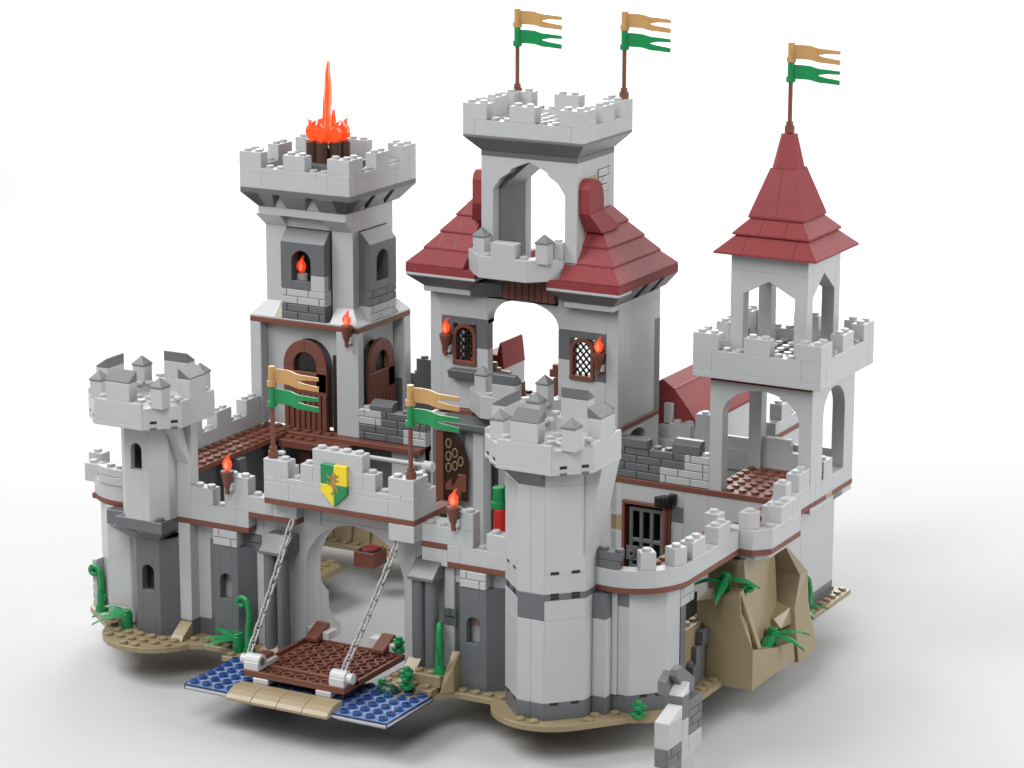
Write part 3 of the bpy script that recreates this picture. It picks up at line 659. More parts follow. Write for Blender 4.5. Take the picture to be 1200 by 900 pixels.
# doors
def arched_door(t, kind, label=None):
    if kind == 'front': f = lambda u, v, z: (-29+u, 33.5-v, z); W = 4.0
    else: f = lambda u, v, z: (-22.95+v, 34.3+u, z); W = 3.8
    zb, zs, za = 9.2, 14.3, 16.45
    d = MB()
    out = ellip(0, W, zs, za, 22); inn = ellip(.85+.1, W-.95, 14.4, 15.5, 22)
    for q in (out[:12]+inn[:12][::-1], out[11:]+inn[11:][::-1]):
        d.ext([f(u, .9, z) for u, z in q], Vector(f(0, .55, 0))-Vector(f(0, .9, 0)), BR)
    for pl in ([(0, zb+3.2), (.95, zb+3.2), (.95, 14.4), (0, zs)], [(W-.95, zb+3.2), (W, zb+3.2), (W, zs), (W-.95, 14.4)], [(.02, zb+2.9), (W-.02, zb+2.9), (W-.02, zb+4.7), (.02, zb+4.7)]):
        d.ext([f(u, .88 if pl[0][1] > zb+3 and pl[1][0] < W-1 else .9, z) for u, z in pl], Vector(f(0, .55, 0))-Vector(f(0, .9, 0)), BR)
    u = 0; 
    while u < W-.1:
        d.hexa([f(u+.06, .9, zb), f(u+.44, .9, zb), f(u+.44, .5, zb), f(u+.06, .5, zb)], [f(u+.06, .9, zb+2.9), f(u+.44, .9, zb+2.9), f(u+.44, .5, zb+2.9), f(u+.06, .5, zb+2.9)], BR); u += .5
    d.hexa([f(0, .6, zb), f(W, .6, zb), f(W, .45, zb), f(0, .45, zb)], [f(0, .6, zb+3), f(W, .6, zb+3), f(W, .45, zb+3), f(0, .45, zb+3)], DB)
    if kind == 'front': d.hexa([f(W+.25, .35, zb), f(W+.8, .35, zb), f(W+.8, 0, zb), f(W+.25, 0, zb)], [f(W+.25, .35, 15.4), f(W+.8, .35, 15.4), f(W+.8, 0, 15.4), f(W+.25, 0, 15.4)], DB)
    o = d.build0('door', t)
    MB().ext([f(0.9, .52, 12), f(W-.9, .52, 12), f(W-.9, .52, 15.6), f(.9, .52, 15.6)], Vector(f(0, .45, 0))-Vector(f(0, .52, 0)), BK).build('door_glass', o)
    return o
arched_door(ft, 'front'); arched_door(ft, 'right')
MB().cyl(-28.0, 34.0, 19.6, 21.45, .46, WH, n=20).build('lamp_stand', ft)

# ------------------------------------------------------------------ flames, torches
def flame_mesh(mb, x, y, z, h, w_, m, bend=.25, n=9, th=.16):
    L = []; R = []
    for i in range(n+1):
        t = i/n; wd = w_*math.sin(PI*min(1, t*.82+.18))**.8*(1-t)**.35; cx = bend*math.sin(t*PI*1.6)*h*.3
        if i == n: wd = .02
        L.append((x+cx-wd, z+h*t)); R.append((x+cx+wd, z+h*t))
    poly = L+R[::-1]
    mb.py(poly, y-th/2, y+th/2, m)
def copy_tree(o, parent=None):
    c = o.copy(); col.objects.link(c)
    if parent is not None: c.parent = parent
    for ch in [x for x in list(bpy.data.objects) if x.parent == o]: copy_tree(ch, c)
    return c
torch0 = thing('torch', '', 'torch', (0, 0, 0), 'burning torches fixed to the walls')
b = MB().cyl(0, 0, 0, .5, .17, BR, n=14).cyl(0, 0, .5, 1.45, .22, BR, r1=.46, n=18).cyl(0, 0, 1.45, 1.7, .48, BR, n=18).box(-.16, .34, 0, .45, .25, .8, WH)
b.build('holder', torch0)
b = MB()
prof = [(0, .12), (-.34, .42), (-.42, .72), (-.30, 1.05), (-.05, 1.3), (.1, 1.55), (.3, 1.7), (.18, 1.45), (.2, 1.2), (.4, .95), (.42, .6), (.28, .25)]
b.py([(x*.82, z*.8+1.6) for x, z in prof], -.13, .13, FL); b.build('flame', torch0)
b = MB().py([(x*.4, z*.5+1.75) for x, z in prof], -.17, .17, FY).build('flame_core', torch0)
spots = [((-17.4, 7.55, 11.6), 0, 'burning torch on the merlon nearest the left front tower'),
         ((.75, 7.55, 11.6), 0, 'burning torch on the merlon between the gatehouse and the right front tower'),
         ((-22.75, 32.05, 16.5), 0, 'burning torch at the brown ledge corner of the square fire tower'),
         ((-13.95, 32.1, 16.85), 0, 'burning torch left of the keep arch beside the darker lattice window'),
         ((-.95, 32.1, 16.85), 0, 'burning torch right of the keep arch beside the bright lattice window')]
for i, (p, rz, lb_) in enumerate(spots):
    o = torch0 if i == 0 else copy_tree(torch0)
    o.location = Vector(p)*S; o.rotation_euler = (0, 0, rz); o['label'] = lb_
bc = thing('beacon_fire', 'tall orange beacon fire on a ring of dark brown logs atop the square tower', 'fire', (-27, 36.5, 28.8))
for k in range(8):
    a = 2*PI*k/8+.2; MB().cyl(-27+1.35*math.cos(a), 36.5+1.35*math.sin(a), 29.6, 31.75, .47, LB, n=16).build('log', bc)
MB().cyl(-27, 36.5, 29.6, 31.2, .9, DB, n=16).build('log', bc)
MB().box(-29.4, -24.6, 34.1, 38.9, 29.2, 30.15, DG).build('hearth', bc)
for k in range(8):
    a = 2*PI*k/8+.2; b = MB()
    x, y = -27+1.35*math.cos(a), 36.5+1.35*math.sin(a)
    b.py([(x+p*1.15*(1 if k % 2 else -1), z*1.05+31.62) for p, z in prof], y-.2, y+.2, FL); b.build('flame', bc)
tall = [(-.62, 0), (-.7, 1.0), (-.5, 2.2), (-.62, 3.2), (-.42, 4.6), (-.38, 5.4), (-.18, 6.0), (-.02, 6.5), (.12, 6.35), (.15, 5.4), (.34, 4.4), (.32, 3.3), (.1, 2.4), (.25, 1.6), (.6, .9), (.62, 0)]
b = MB().py([(-26.9+x*.72, 31.5+z) for x, z in tall], 36.35, 36.65, FY)
b.build('flame', bc)
for dx, dy, h in ((-.35, .05, 3.9), (.5, -.1, 2.7), (-.75, -.2, 1.9)):
    b = MB().py([(-26.9+dx+x*.3, 31.5+z*h/6.5) for x, z in tall], 36.3+dy, 36.7+dy, FL); b.build('flame', bc)
b = MB().py([(-26.9+x*.38, 31.6+z*.97) for x, z in tall], 36.3, 36.7, FL).build('flame', bc)
wf = thing('candle_flame', 'small orange flame inside the arched bay of the square tower', 'flame', (-27.75, 34.1, 21))
MB().py([(-28.15+x*1.0, 21.35+z*.9) for x, z in prof], 34.0, 34.2, FL).build('flame', wf)
MB().py([(-28.15+x*.45, 21.55+z*.6) for x, z in prof], 33.96, 34.24, FY).build('flame_core', wf)

# ------------------------------------------------------------------ keep
kp = thing('keep', 'large grey central keep with round arch, lattice windows, red roofs and an open upper storey', 'keep', (-7.5, 36, 0))
K0, K1, KF, KB = -15.5, .5, 32.5, 39.5
b = MB()
# left and right wings (front skin)
courses(b, K0, -14.5, KF, KF+1, [(12.8, 21.6, [])])
b.box(-14.5, -10.5, KF, KF+.8, 19.9, 21.6).box(-4.5, -.5, KF, KF+.8, 19.9, 21.6)
b.box(-.5, K1, KF, KF+1, 12.8, 21.6)
for x0, x1 in ((-14.5, -10.5), (-4.5, -.5)):
    b.box(x0, x1, KF, KF+.8, 12.8, 16.2); 
b.box(-11.5+.02, -10.5, KF, KF+.8, 16.2, 17.6).box(-4.5, -3.5, KF, KF+.8, 16.2, 17.6).box(-14.5, -13.5, KF, KF+.8, 16.2, 16.9)
b.py([(-10.5, 19.6), (-10.5, 19.9)]+ellip(-10.5, -4.5, 19.9, 21.7)[1:-1]+[(-4.5, 19.9), (-4.5, 22.9), (-10.5, 22.9)], KF, KF+1.0, LG)
b.box(-1+.02, K1, KF+1, KB, 12.9, 21.6).box(K0, -14.9, KF+1, KB, 12.8, 21.6)

b.build('wall', kp)
b = MB()
def dgwin(x0, x1, wx0, wx1):
    b.box(x0, wx0, KF, KF+.8, 17.6, 19.9, DG).box(wx1, x1, KF, KF+.8, 17.6, 19.9, DG); b.box(wx0, wx1, KF, KF+.8, 19.35, 19.9, DG)
dgwin(-14.5, -10.5, -13.5, -11.5); dgwin(-4.5, -.5, -3.5, -1.5)
b.box(-14.5, -13.5, KF, KF+.8, 16.9, 17.6, DG).box(-1.5, -.5, KF, KF+.8, 16.2, 17.6, DG); b.box(-.02, K1+.02, 38.6, KB+.02, 12.9, 20, MG)
b.build('dark_panel', kp)
def lattice_window(x0, x1, z0, z1, label):
    fr = MB(); yf = KF-.12
    for k in range(16):
        o = ellip(x0, x1, z1-.9, z1, 16); i_ = ellip(x0+.28, x1-.28, z1-.95, z1-.3, 16)
        fr.py([o[k], o[k+1], i_[k+1], i_[k]], yf, KF+.6, BR)
    fr.box(x0, x0+.28, yf, KF+.6, z0+.35, z1-.92, BR).box(x1-.28, x1, yf, KF+.6, z0+.35, z1-.92, BR).box(x0, x1, yf-.05, KF+.6, z0, z0+.35, BR)
    w_ = fr.build('window', kp, label=label)
    g = MB(); a0, a1, c0, c1 = x0+.28, x1-.28, z0+.35, z1-.3; W = a1-a0; st = .5
    def seg(p, q):
        d = Vector((q[0]-p[0], 0, q[1]-p[1]));
        if d.length < .1: return
        n = Vector((-d.z, 0, d.x)).normalized()*.06
        P_ = [Vector((p[0], KF+.1, p[1]))+n, Vector((q[0], KF+.1, q[1]))+n, Vector((q[0], KF+.1, q[1]))-n, Vector((p[0], KF+.1, p[1]))-n]
        g.ext(P_, (0, .12, 0), BK)
    def inside(x, z):
        if not (a0 <= x <= a1 and c0 <= z): return False
        zz = c1-.65
        return z <= zz or ((x-(a0+a1)/2)/(W/2))**2+((z-zz)/.65)**2 <= 1
    for s_ in (1, -1):
        k = -8.0
        while k < 12:
            pts = []
            for i in range(61):
                x = a0+W*i/60; z = c0+k+s_*(x-a0)*1.15
                if inside(x, z): pts.append((x, z))
            if len(pts) > 3: seg(pts[0], pts[-1])
            k += .58
    gg = g.build('lattice', w_, bevel=0)
lattice_window(-13.5, -11.5, 16.2, 19.4, None); lattice_window(-3.5, -1.5, 16.2, 19.4, None)
MB().box(-13.6, -11.4, 34.4, 34.6, 15.5, 19.8, BK).build('shade_backing', kp)  # black sheet painting the shade inside the left lattice window
# ledges
MB().hexa([(-13.5, 31.7, 15.3), (-11.4, 31.7, 15.3), (-11.2, 32.5, 15.0), (-13.5, 32.5, 15.0)], [(-13.5, 31.5, 15.95), (-11.2, 31.5, 15.95), (-11, 32.5, 15.95), (-13.5, 32.5, 15.95)], DG).build('sill', kp)
b = MB()
for x0, x1, a, c in ((-15.5, -11.5, -16.5, -10.5), (-3.5, .5, -4.5, 1.5)):
    b.box(x0-.02, x1+.02, 31.5, 32.5, 21.85, 22.25, LG)
    b.box(a+1, c-1, 31.5, 32.5, 22.25, 22.3, DG)
b.box(-15.52, .52, 32.5, 39.5, 21.6, 22.25, LG); b.build('moulding', kp)
b = MB()
b.hexa([(-15.5, 31.5, 22.27), (-11.5, 31.5, 22.27), (-11.5, 32.6, 22.27), (-15.5, 32.6, 22.27)], [(-16.5, 30.5, 23.2), (-10.5, 30.5, 23.2), (-10.5, 32.6, 23.2), (-16.5, 32.6, 23.2)], DG)
b.hexa([(-3.5, 31.5, 22.27), (.5, 31.5, 22.27), (.5, 32.6, 22.27), (-3.5, 32.6, 22.27)], [(-4.5, 30.5, 23.2), (1.5, 30.5, 23.2), (1.5, 32.6, 23.2), (-4.5, 32.6, 23.2)], DG)
b.box(-16.5, -10.5, 30.5, 32.6, 23.2, 23.4, LG).box(-4.5, 1.5, 30.5, 32.6, 23.2, 23.4, LG)
for a, c in ((32.6, 34.6), (35.7, 37.4), (38.4, 40.4)):
    b.hexa([(-.3, a, 22.27), (.5, a, 22.27), (.5, c, 22.27), (-.3, c, 22.27)], [(-.3, a-.2, 23.39), (1.5, a-.2, 23.39), (1.5, c+.1, 23.39), (-.3, c+.1, 23.39)], MG)
    b.hexa([(-15.5, a, 22.27), (-14.5, a, 22.27), (-14.5, c, 22.27), (-15.5, c, 22.27)], [(-16.5, a-.2, 23.39), (-14.5, a-.2, 23.39), (-14.5, c+.1, 23.39), (-16.5, c+.1, 23.39)], MG)
b.hexa([(-11.5, 31.8, 21.8), (-9.2, 32.4, 21.8), (-9.2, 32.6, 21.8), (-11.5, 32.6, 21.8)], [(-11.5, 30.9, 23.0), (-8.8, 31.6, 23), (-8.8, 32.6, 23), (-11.5, 32.6, 23.)], DG)
b.build('corbel', kp)
b = MB()
for i in range(8): b.box(-8.9+i*.55, -8.9+i*.55+.5, 31.9, 32.45, 21.85, 23.7, BR)
b.build('planks', kp)
# roofs
def roof(side):
    xo = 1.5 if side > 0 else -16.5; xi = -3.5 if side > 0 else -11.5
    sg = 1 if side > 0 else -1
    b = MB().box(min(xo, xo-sg*6), max(xo, xo-sg*6), 30.5, 40.5, 23.4, 23.98, RD); b.build('eave', kp)
    rows = [(0, 24.0, 1.28, 25.35), (1.0, 25.1, 2.15, 26.5), (1.9, 26.3, 3.05, 27.7), (2.8, 27.5, 3.7, 28.7)]
    for k, (t0, z0, t1, z1) in enumerate(rows):
        def rr(t): 
            xa, xb = (xi, xo-t) if side > 0 else (xo+t, xi)
            return (xa, xb, 30.5+t, 40.5-t)
        b = MB().fr(rr(t0), z0, rr(t0), z0+.13, RD).fr(rr(t0), z0+.13, rr(t1), z1, RD)
        b.build('roof_course', kp)
        s = MB()
        # seams between roof blocks: thin grooves modelled as narrow dark-red ribs
        for q in ((.35, .7) if k % 2 else (.5,)):
            xs = (xi+(xo-t0-xi)*q) if side > 0 else (xi+(xo+t0-xi)*q)
            dy = t1-t0
            s.add([(xs-.02, 30.5+t0-.004, z0+.13), (xs+.02, 30.5+t0-.004, z0+.13), (xs+.02, 30.5+t1-.004, z1+.004), (xs-.02, 30.5+t1-.004, z1+.004)], [(0, 1, 2, 3)], DB)
        s.build('roof_seam', kp, bevel=0)
roof(1); roof(-1)
for x0, x1, xa, xb in ((-2.5, -1.6, -2.5, -1.0), (-11.4, -10.5, -12.0, -10.5)):
    b = MB().px([(31.75, 28.9), (31.75, 30.7), (31.9, 31.1), (32.25, 31.35), (32.9, 31.35), (33.5, 31.1), (33.95, 30.5), (34.1, 29.8), (34.1, 28.9)], x0, x1, RD)
    b.hexa([(xa, 32.7, 27.4), (xb, 32.7, 27.4), (xb, 35.8, 27.4), (xa, 35.8, 27.4)], [(x0, 31.75, 28.9), (x1, 31.75, 28.9), (x1, 34.1, 28.9), (x0, 34.1, 28.9)], RD)
    b.build('ridge_block', kp, bevel=.02)
# upper storey
UF, UB = 31.5, 37.5; ux0, ux1 = -10.5, -2.5
def parch(x0, x1, z0, z1): 
    c = (x0+x1)/2
    return [(x0, z0), (x0+1, z0), (x0+1, 30.15), (x0+1.6, 31.0), (x0+2.4, 31.5), (x0+2.5, 31.75), (c, 32.4), (x1-2.5, 31.75), (x1-2.4, 31.5), (x1-1.6, 31.0), (x1-1, 30.15), (x1-1, z0), (x1, z0), (x1, z1), (x0, z1)]
b = MB().py(parch(ux0, ux1, 23.5, 32.6), UF, UF+1, LG).py(parch(ux0, ux1, 23.5, 32.6), UB-1, UB, LG)
b.box(ux0, ux0+.95, UF+1, UB-1, 23.5, 32.6, LG).box(ux1-.95, ux1, UF+1, UB-1, 23.5, 32.6, LG).build('upper_wall', kp)
b = MB().box(ux0+.95, ux0+1.05, UF+1.0, UB-1, 24.5, 31.4, DG).box(ux0+.95, ux0+1.9, UF+1.0, UF+3.0, 23.9, 25.6, DG)
b.hexa([(ux0+1.05, UF+1.0, 30.0), (ux0+1.1, UF+1, 30.0), (ux0+1.1, UB-1, 30.0), (ux0+1.05, UB-1, 30.0)], [(ux0+1.05, UF+1, 32.5), (ux0+3.9, UF+1, 32.5), (ux0+3.9, UB-1, 32.5), (ux0+1.05, UB-1, 32.5)], DG); b.build('inner_panel', kp)
b = MB(); b.box(-2.5, -2.44, 36.2, 37.2, 29.9, 31.1, LG)
masonry(b, 34.8, 37.0, -2.38, .1, 29.9, 31.7, LG, ax='x', dirn=1); b.box(-2.5, -2.42, 32.7, 34.7, 30.6, 31.4, TN); b.build('masonry', kp)
b = MB().box(ux0-.01, ux1+.01, UF-.01, UB+.01, 32.6, 33.0, DG).fr((ux0, ux1, UF, UB), 33.0, (-11.5, -1.5, 30.5, 38.5), 34.1, DG).box(-11.5, -1.5, 30.5, 38.5, 34.1, 34.25, MG); b.build('cornice', kp)
battlement(kp, -11.5, -1.5, 30.5, 38.5, 34.25, [(34.25, 35.4, [-10.5, -2.5])], 36.6, [(-11.5, -9.5), (-7.5-.1, -5.5), (-3.5, -1.5)], [(30.5, 32.5), (33.5, 35.5), (36.5, 38.5)], fm=LG)
MB().studs(-10.5, -2.5, 31.5, 37.5, 35.0).build('deck_studs', kp)

def balcony(t, cx, cy, z0, z1, zt, ztp, front, darkcap):
    o = octa(cx, cy, 4, 2); i_ = octa(cx, cy, 3, 1.6)
    b = MB()
    for k in (7, 0, 1): b.pz([o[k], o[(k+1) % 8], i_[(k+1) % 8], i_[k]], z0, z1)
    b.pz([o[2], (o[2][0], 32.5), (i_[2][0], 32.5), i_[2]], z0, z1).pz([(o[7][0], 32.5), o[7], i_[7], (i_[7][0], 32.5)], z0, z1)
    b.pz([i_[7], i_[0], i_[1], i_[2], (i_[2][0], 32.49), (i_[7][0], 32.49)], z0, z0+.6)
    for sx in (-1, 1): b.stud(cx+sx*1.5, cy-3.45, z1); b.stud(cx+sx*2.3, cy-2.3, z1)
    b.build('balcony', t)
    b = MB().box(cx-1, cx+1, cy-4, cy-3, z1, zt)
    if darkcap: b.px([(cy-4, zt), (cy-4, zt+.75), (cy-3.7, zt+.85), (cy-3, zt+.3), (cy-3, zt)], cx-1, cx+1, DG)
    b.build('merlon', t)
    for sx, sy in ((-2.45, -2.7), (2.92, -2.92)):
        X, Y = cx+sx, cy+sy
        b = MB().box(X-.5, X+.5, Y-.5, Y+.5, z1-.3, ztp).box(X-.55, X+.55, Y-.55, Y+.55, ztp, ztp+.12, MG)
        b.add([(X-.55, Y-.55, ztp+.12), (X+.55, Y-.55, ztp+.12), (X+.55, Y+.55, ztp+.12), (X-.55, Y+.55, ztp+.12), (X, Y, ztp+.72)], [(0, 1, 4), (1, 2, 4), (2, 3, 4), (3, 0, 4), (3, 2, 1, 0)], MG)
        b.build('merlon', t)
balcony(kp, -7.5, 33.3, 23.85, 25.5, 26.6, 26.7, 29.3, False)
merlon(kp, -4.5, -3.5, 31.0, 32.0, 25.5, 26.7)
balcony(kp, -7.5, 33.5, 13.05, 14.8, 15.85, 16.1, 29.5, True)
# lower part of the keep
b = MB().box(-9.5, .48, 32.5, 33.3, .4, 12.4, LG).box(-.4, .5, 33.3, 34.1, .4, 12.4, LG).box(-.4, .5, 37.3, KB, .4, 12.4, LG).box(-.4, .5, 34.1, 37.3, .4, 11.2, LG).box(-.4, .5, 34.1, 37.3, 12.2, 12.4, LG)
b.box(-15.5, -9.5, 32.5, 33.5, .4, 12.2, LG); b.box(-.42, -.4, 33.3, 38, .4, 12, DG); b.build('lower_wall', kp)
MB().box(K0, K1, KF+.02, KB, 12.4, 12.85, BR).box(.5, .56, 32.5, 39.45, 12.45, 12.85, BR).box(-12.9, -11.6, 32.2, 32.5, 12.35, 12.75, BR).build('ledge', kp)
b = MB().px([(34.1, 12.2)]+[(a, z) for a, z in ellip(34.1, 37.3, 11.2, 12.15, 12)]+[(37.3, 12.2)], -.3, .5, LG).box(.5, 1.4, 32.6, 33.4, 11.4, 12.2, DG) 
b.build('small_arch', kp)
# projecting stair annex with the ornate door
b = MB().box(-11.6, -9.5, 30.9, 32.4, .4, 11.9, LG).box(-10.4, -9.5, 30, 30.9, .4, 11.9, LG).box(-13.7, -9.0, 29.6, 32.4, 12.0, 12.4, DG).fr((-13.6, -9.6, 29.9, 32.4), 11.7, (-13.9, -9, 29.5, 32.4), 12.0, DG).box(-14.4, -13.8, 30.8, 32.4, 0.4, 11.6, MG)
b.box(-13.7, -11.6, 30.05, 30.4, 11.5, 11.8, LG).box(-9.5, -4.2, 31.8, 32.4, .4, 12.9, LG).box(-9.45, -9.2, 31.2, 31.8, .4, 11.9, BK)  # the black strip stands in for the shade of a narrow gap
b.build('annex', kp)
MB().box(-13.6, -12.95, 29.9, 30.5, 5.6, 11.5, BR).box(-12.95, -12.8, 30.1, 30.4, 5.6, 11.5, DB).build('door_frame', kp)
b = MB()
f = lambda u, z: (-12.8+u*.86, 30.15+u*.15, z)
def dp(pl, m, o=0): b.ext([(-12.85+u, 30.1-o, z) for u, z in pl], (0, .18, 0), m)
dp([(0, 6.2), (1.9, 6.2), (1.9, 9.6), (1.45, 10.7), (.7, 11.3), (0, 11.4)], DB)
for k, (u, z) in enumerate(((.3, 10.6), (.3, 9.6), (.85, 9.9), (.3, 8.7), (.85, 8.9), (1.35, 9.3))):
    for q in range(12):
        a0, a1 = 2*PI*q/12, 2*PI*(q+1)/12
        dp([(u+.26*math.cos(a0), z+.4*math.sin(a0)), (u+.26*math.cos(a1), z+.4*math.sin(a1)), (u+.17*math.cos(a1), z+.29*math.sin(a1)), (u+.17*math.cos(a0), z+.29*math.sin(a0))], DT, .1)
dp([(.0, 7.4), (.6, 7.9), (.6, 7.2), (1.1, 7.9), (1.1, 8.3), (1.85, 8.3), (1.85, 7.0), (1.4, 6.9), (1.4, 6.3), (.9, 6.5), (.9, 7.0), (0, 6.9)], BR, .09)
b.build('door', kp)
MB().box(-13.3, -11.2, 27.6, 29.4, 5.8, 6.3, BR).box(-13.0, -12.3, 27.6, 28.4, 6.3, 6.8, BR).build('steps', kp)
# brown carved strip and gold things inside the keep arch
MB().box(-7.1, -6.7, 36.6, 37.2, 12.85, 14.9, BR).box(-7.4, -6.7, 36.6, 37.2, 15.0, 15.6, BR).box(-7.15, -6.7, 36.6, 37.2, 15.6, 16.0, BR).build('rack', kp)
b = MB().studs(-13, -9, 36.5, 39.5, 12.84, DB)
b.box(-12.6, -9.9, 36.8, 37.4, 12.85, 14.2, BR); b.build('gallery_floor', kp)
MB().cyl(-12.1, 37, 14.2, 15.1, .5, TN, r1=.25, n=10).box(-12.3, -11.0, 36.8, 37.2, 14.25, 14.9, TN).cyl(-12.4, 37, 15.0, 15.5, .22, TN, n=10).build('carved_beast', kp)
MB().py([(-12.35+x*1.4, 15.4+z*1.1) for x, z in prof], 33.9, 34.2, FL).build('hearth_flame', kp)

# masonry wall between fire tower and keep
mw = thing('masonry_wall', 'low wall of dark and light grey brick pattern between the square tower and the keep', 'wall', (-19, 33, 9))
b = MB(); masonry(b, -22, -20, 32.5, .9, 10.4, 11.6, LG); masonry(b, -20, -16, 32.5, .9, 10.4, 11.6, DG); masonry(b, -22, -18, 32.5, .9, 9.2, 10.4, DG, off=1); masonry(b, -18, -16, 32.5, .9, 9.2, 10.4, LG, off=1)
b.stud(-21.5, 33, 11.6).stud(-18, 33, 11.6, DG).stud(-16.5, 33, 11.6, DG).build('masonry', mw)
MB().px([(32.5, 11.6), (33.4, 11.6), (33.4, 12.35), (33.0, 12.35), (32.5, 12.0)], -21, -19, DG).build('slope', mw)
MB().box(-22, -16, 32.45, 33.4, 8.8, 9.2, BR).build('ledge', mw)
MB().box(-17.1, -16.6, 31.8, 32.4, 6.6, 8.4, LG).px([(32.4, 5), (33.3, 5), (33.3, 8.8), (32.4, 8.8)], -19, -16.1, LG).build('support', mw)

# back wall seen between the square tower and the keep
bw = thing('back_wall', 'dark grey battlemented wall far behind, between the square tower and the keep', 'wall', (-19, 41, 8))
MB().box(-22.4, -15, 41, 42, 0.4, 12.6, DG).studs(-22.4, -15, 41, 42, 12.6, DG).box(-22.6, -19, 40.2, 41, .4, 10.6, DG).box(-19.5, -18, 41, 41.02, 12.6, 12.7, DG).build('wall', bw)
merlon(bw, -21.8, -19.8, 41, 42, 12.6, 13.85, DG); merlon(bw, -17.6, -15.6, 41, 42, 12.6, 13.85, DG)

# ------------------------------------------------------------------ portcullis wall
pw = thing('portcullis_wall', 'light grey courtyard wall with a barred door and brick pattern above the brown ledge', 'wall', (4, 33, 0))
b = MB().box(0, 1, 32.5, 33.4, .4, 5.05).box(0, 1, 32.5, 33.4, 6.25, 8.8).box(5, 6, 32.5, 33.4, .4, 6.3).box(6, 8, 32.5, 33.4, .4, 8.8).box(8, 14.9, 32.5, 33.39, .4, 8.8).box(1, 5, 32.5, 33.4, 7.5, 8.8).box(5, 6, 32.5, 33.4, 7.5, 8.8)
b.hexa([(-1.0, 32.9, .4), (0, 32.9, .4), (0, 33.4, .4), (-1.0, 33.4, .4)], [(-.4, 32.9, 10), (0, 32.9, 10), (0, 33.4, 10), (-.4, 33.4, 10)], MG)
b.build('wall', pw)
MB().box(0, 1, 32.5, 33.4, 5.05, 6.25, TN).build('tan_brick', pw); MB().box(5, 6, 32.5, 33.4, 6.3, 7.5, MG).build('grey_brick', pw)
MB().box(1, 1.25, 32.3, 33.2, .4, 7.5, BR).box(4.75, 5, 32.3, 33.2, .4, 7.5, BR).box(1.25, 4.75, 32.3, 33.2, 7.25, 7.5, BR).build('door_frame', pw)
pc = MB(); 
for x in (1.5, 2.35, 3.2, 4.05): pc.box(x, x+.3, 32.6, 32.85, .8, 7.0, DG)
for z in (6.7, 4.3, 2.2, .8): pc.box(1.5, 4.35, 32.62, 32.87, z, z+.3, DG)
pc.box(4.35, 4.6, 32.65, 32.85, .8, 7.0, DG)
pco = pc.build('portcullis', pw)
MB().box(1.35, 2.4, 32.45, 32.6, 2.9, 4.0, DG).cyl(1.85, 3.45, 32.3, 32.45, .3, MG, ax='y').cyl(1.85, 3.45, 32.28, 32.3, .16, BK, ax='y').build('lock', pco)
MB().box(1, 5, 35.5, 35.7, .4, 8.7, BK).box(.9, 1.05, 33.4, 35.5, .4, 8.7, BK).box(4.95, 5.1, 33.4, 35.5, .4, 8.7, BK).box(.9, 5.1, 33.4, 35.7, 8.7, 8.78, BK).build('black_shade_box', pw)  # black boxes added behind the bars, painting the shade of the interior
MB().box(0, 15.98, 32.4, 33.5, 8.8, 9.2, BR).build('ledge', pw)
b = MB(); masonry(b, .6, 6, 32.5, .9, 10.4, 11.6, DG); masonry(b, 6, 8, 32.5, .9, 10.4, 11.6, LG); masonry(b, -.4, 4, 32.5, .9, 9.2, 10.4, DG, off=1); masonry(b, 4, 8, 32.5, .9, 9.2, 10.4, LG, off=1)
b.box(1, 3, 32.4, 33.4, 11.6, 12.25, DG).stud(7.5, 33, 11.6).stud(4.5, 33, 11.6, MG).stud(3.6, 33, 11.6, MG).build('masonry', pw)
MB().px([(32.5, 11.6), (33.5, 11.6), (33.5, 12.6), (33.0, 12.6), (32.5, 12.3)], 5, 7.2, DG).build('slope', pw)
mc = thing('mace', 'black headed mace on a brown handle hung beside the barred door', 'mace', (4.7, 32.2, 7))
MB().cyl(4.65, 32.15, 3.0, 7.6, .17, BR, n=12).build('handle', mc)
b = MB().cyl(4.65, 32.15, 7.5, 8.3, .42, BK, n=12)
for k in range(10):
    a = 2*PI*k/10; b.cyl(4.65+.42*math.cos(a), 32.15+.42*math.sin(a), 7.7, 8.25, .16, BK, n=8)
b.cyl(5.2, 32.3, 7.7, 8.5, .3, BK, n=10).cyl(4.1, 32.1, 7.5, 8.2, .28, BK, n=10).build('head', mc)
b = MB().box(-.4, 0.4, 41.6, 42, 9, 11).box(.4, 2.2, 41.6, 42.6, 9.0, 11.2).studs(.4, 2.2, 41.6, 42.6, 11.2).box(-.3, .4, 42.1, 42.5, 11, 12.6, LG).box(2.6, 4, 41.6, 42.6, 9, 12.2).stud(3.3, 42, 12.2, LG)
b.box(-1, 8, 41, 43, 8.4, 10, LG)
tag(b.build('back_parapet', origin=(1, 42, 9)), 'grey parapet blocks in front of the rear red roof', 'parapet')

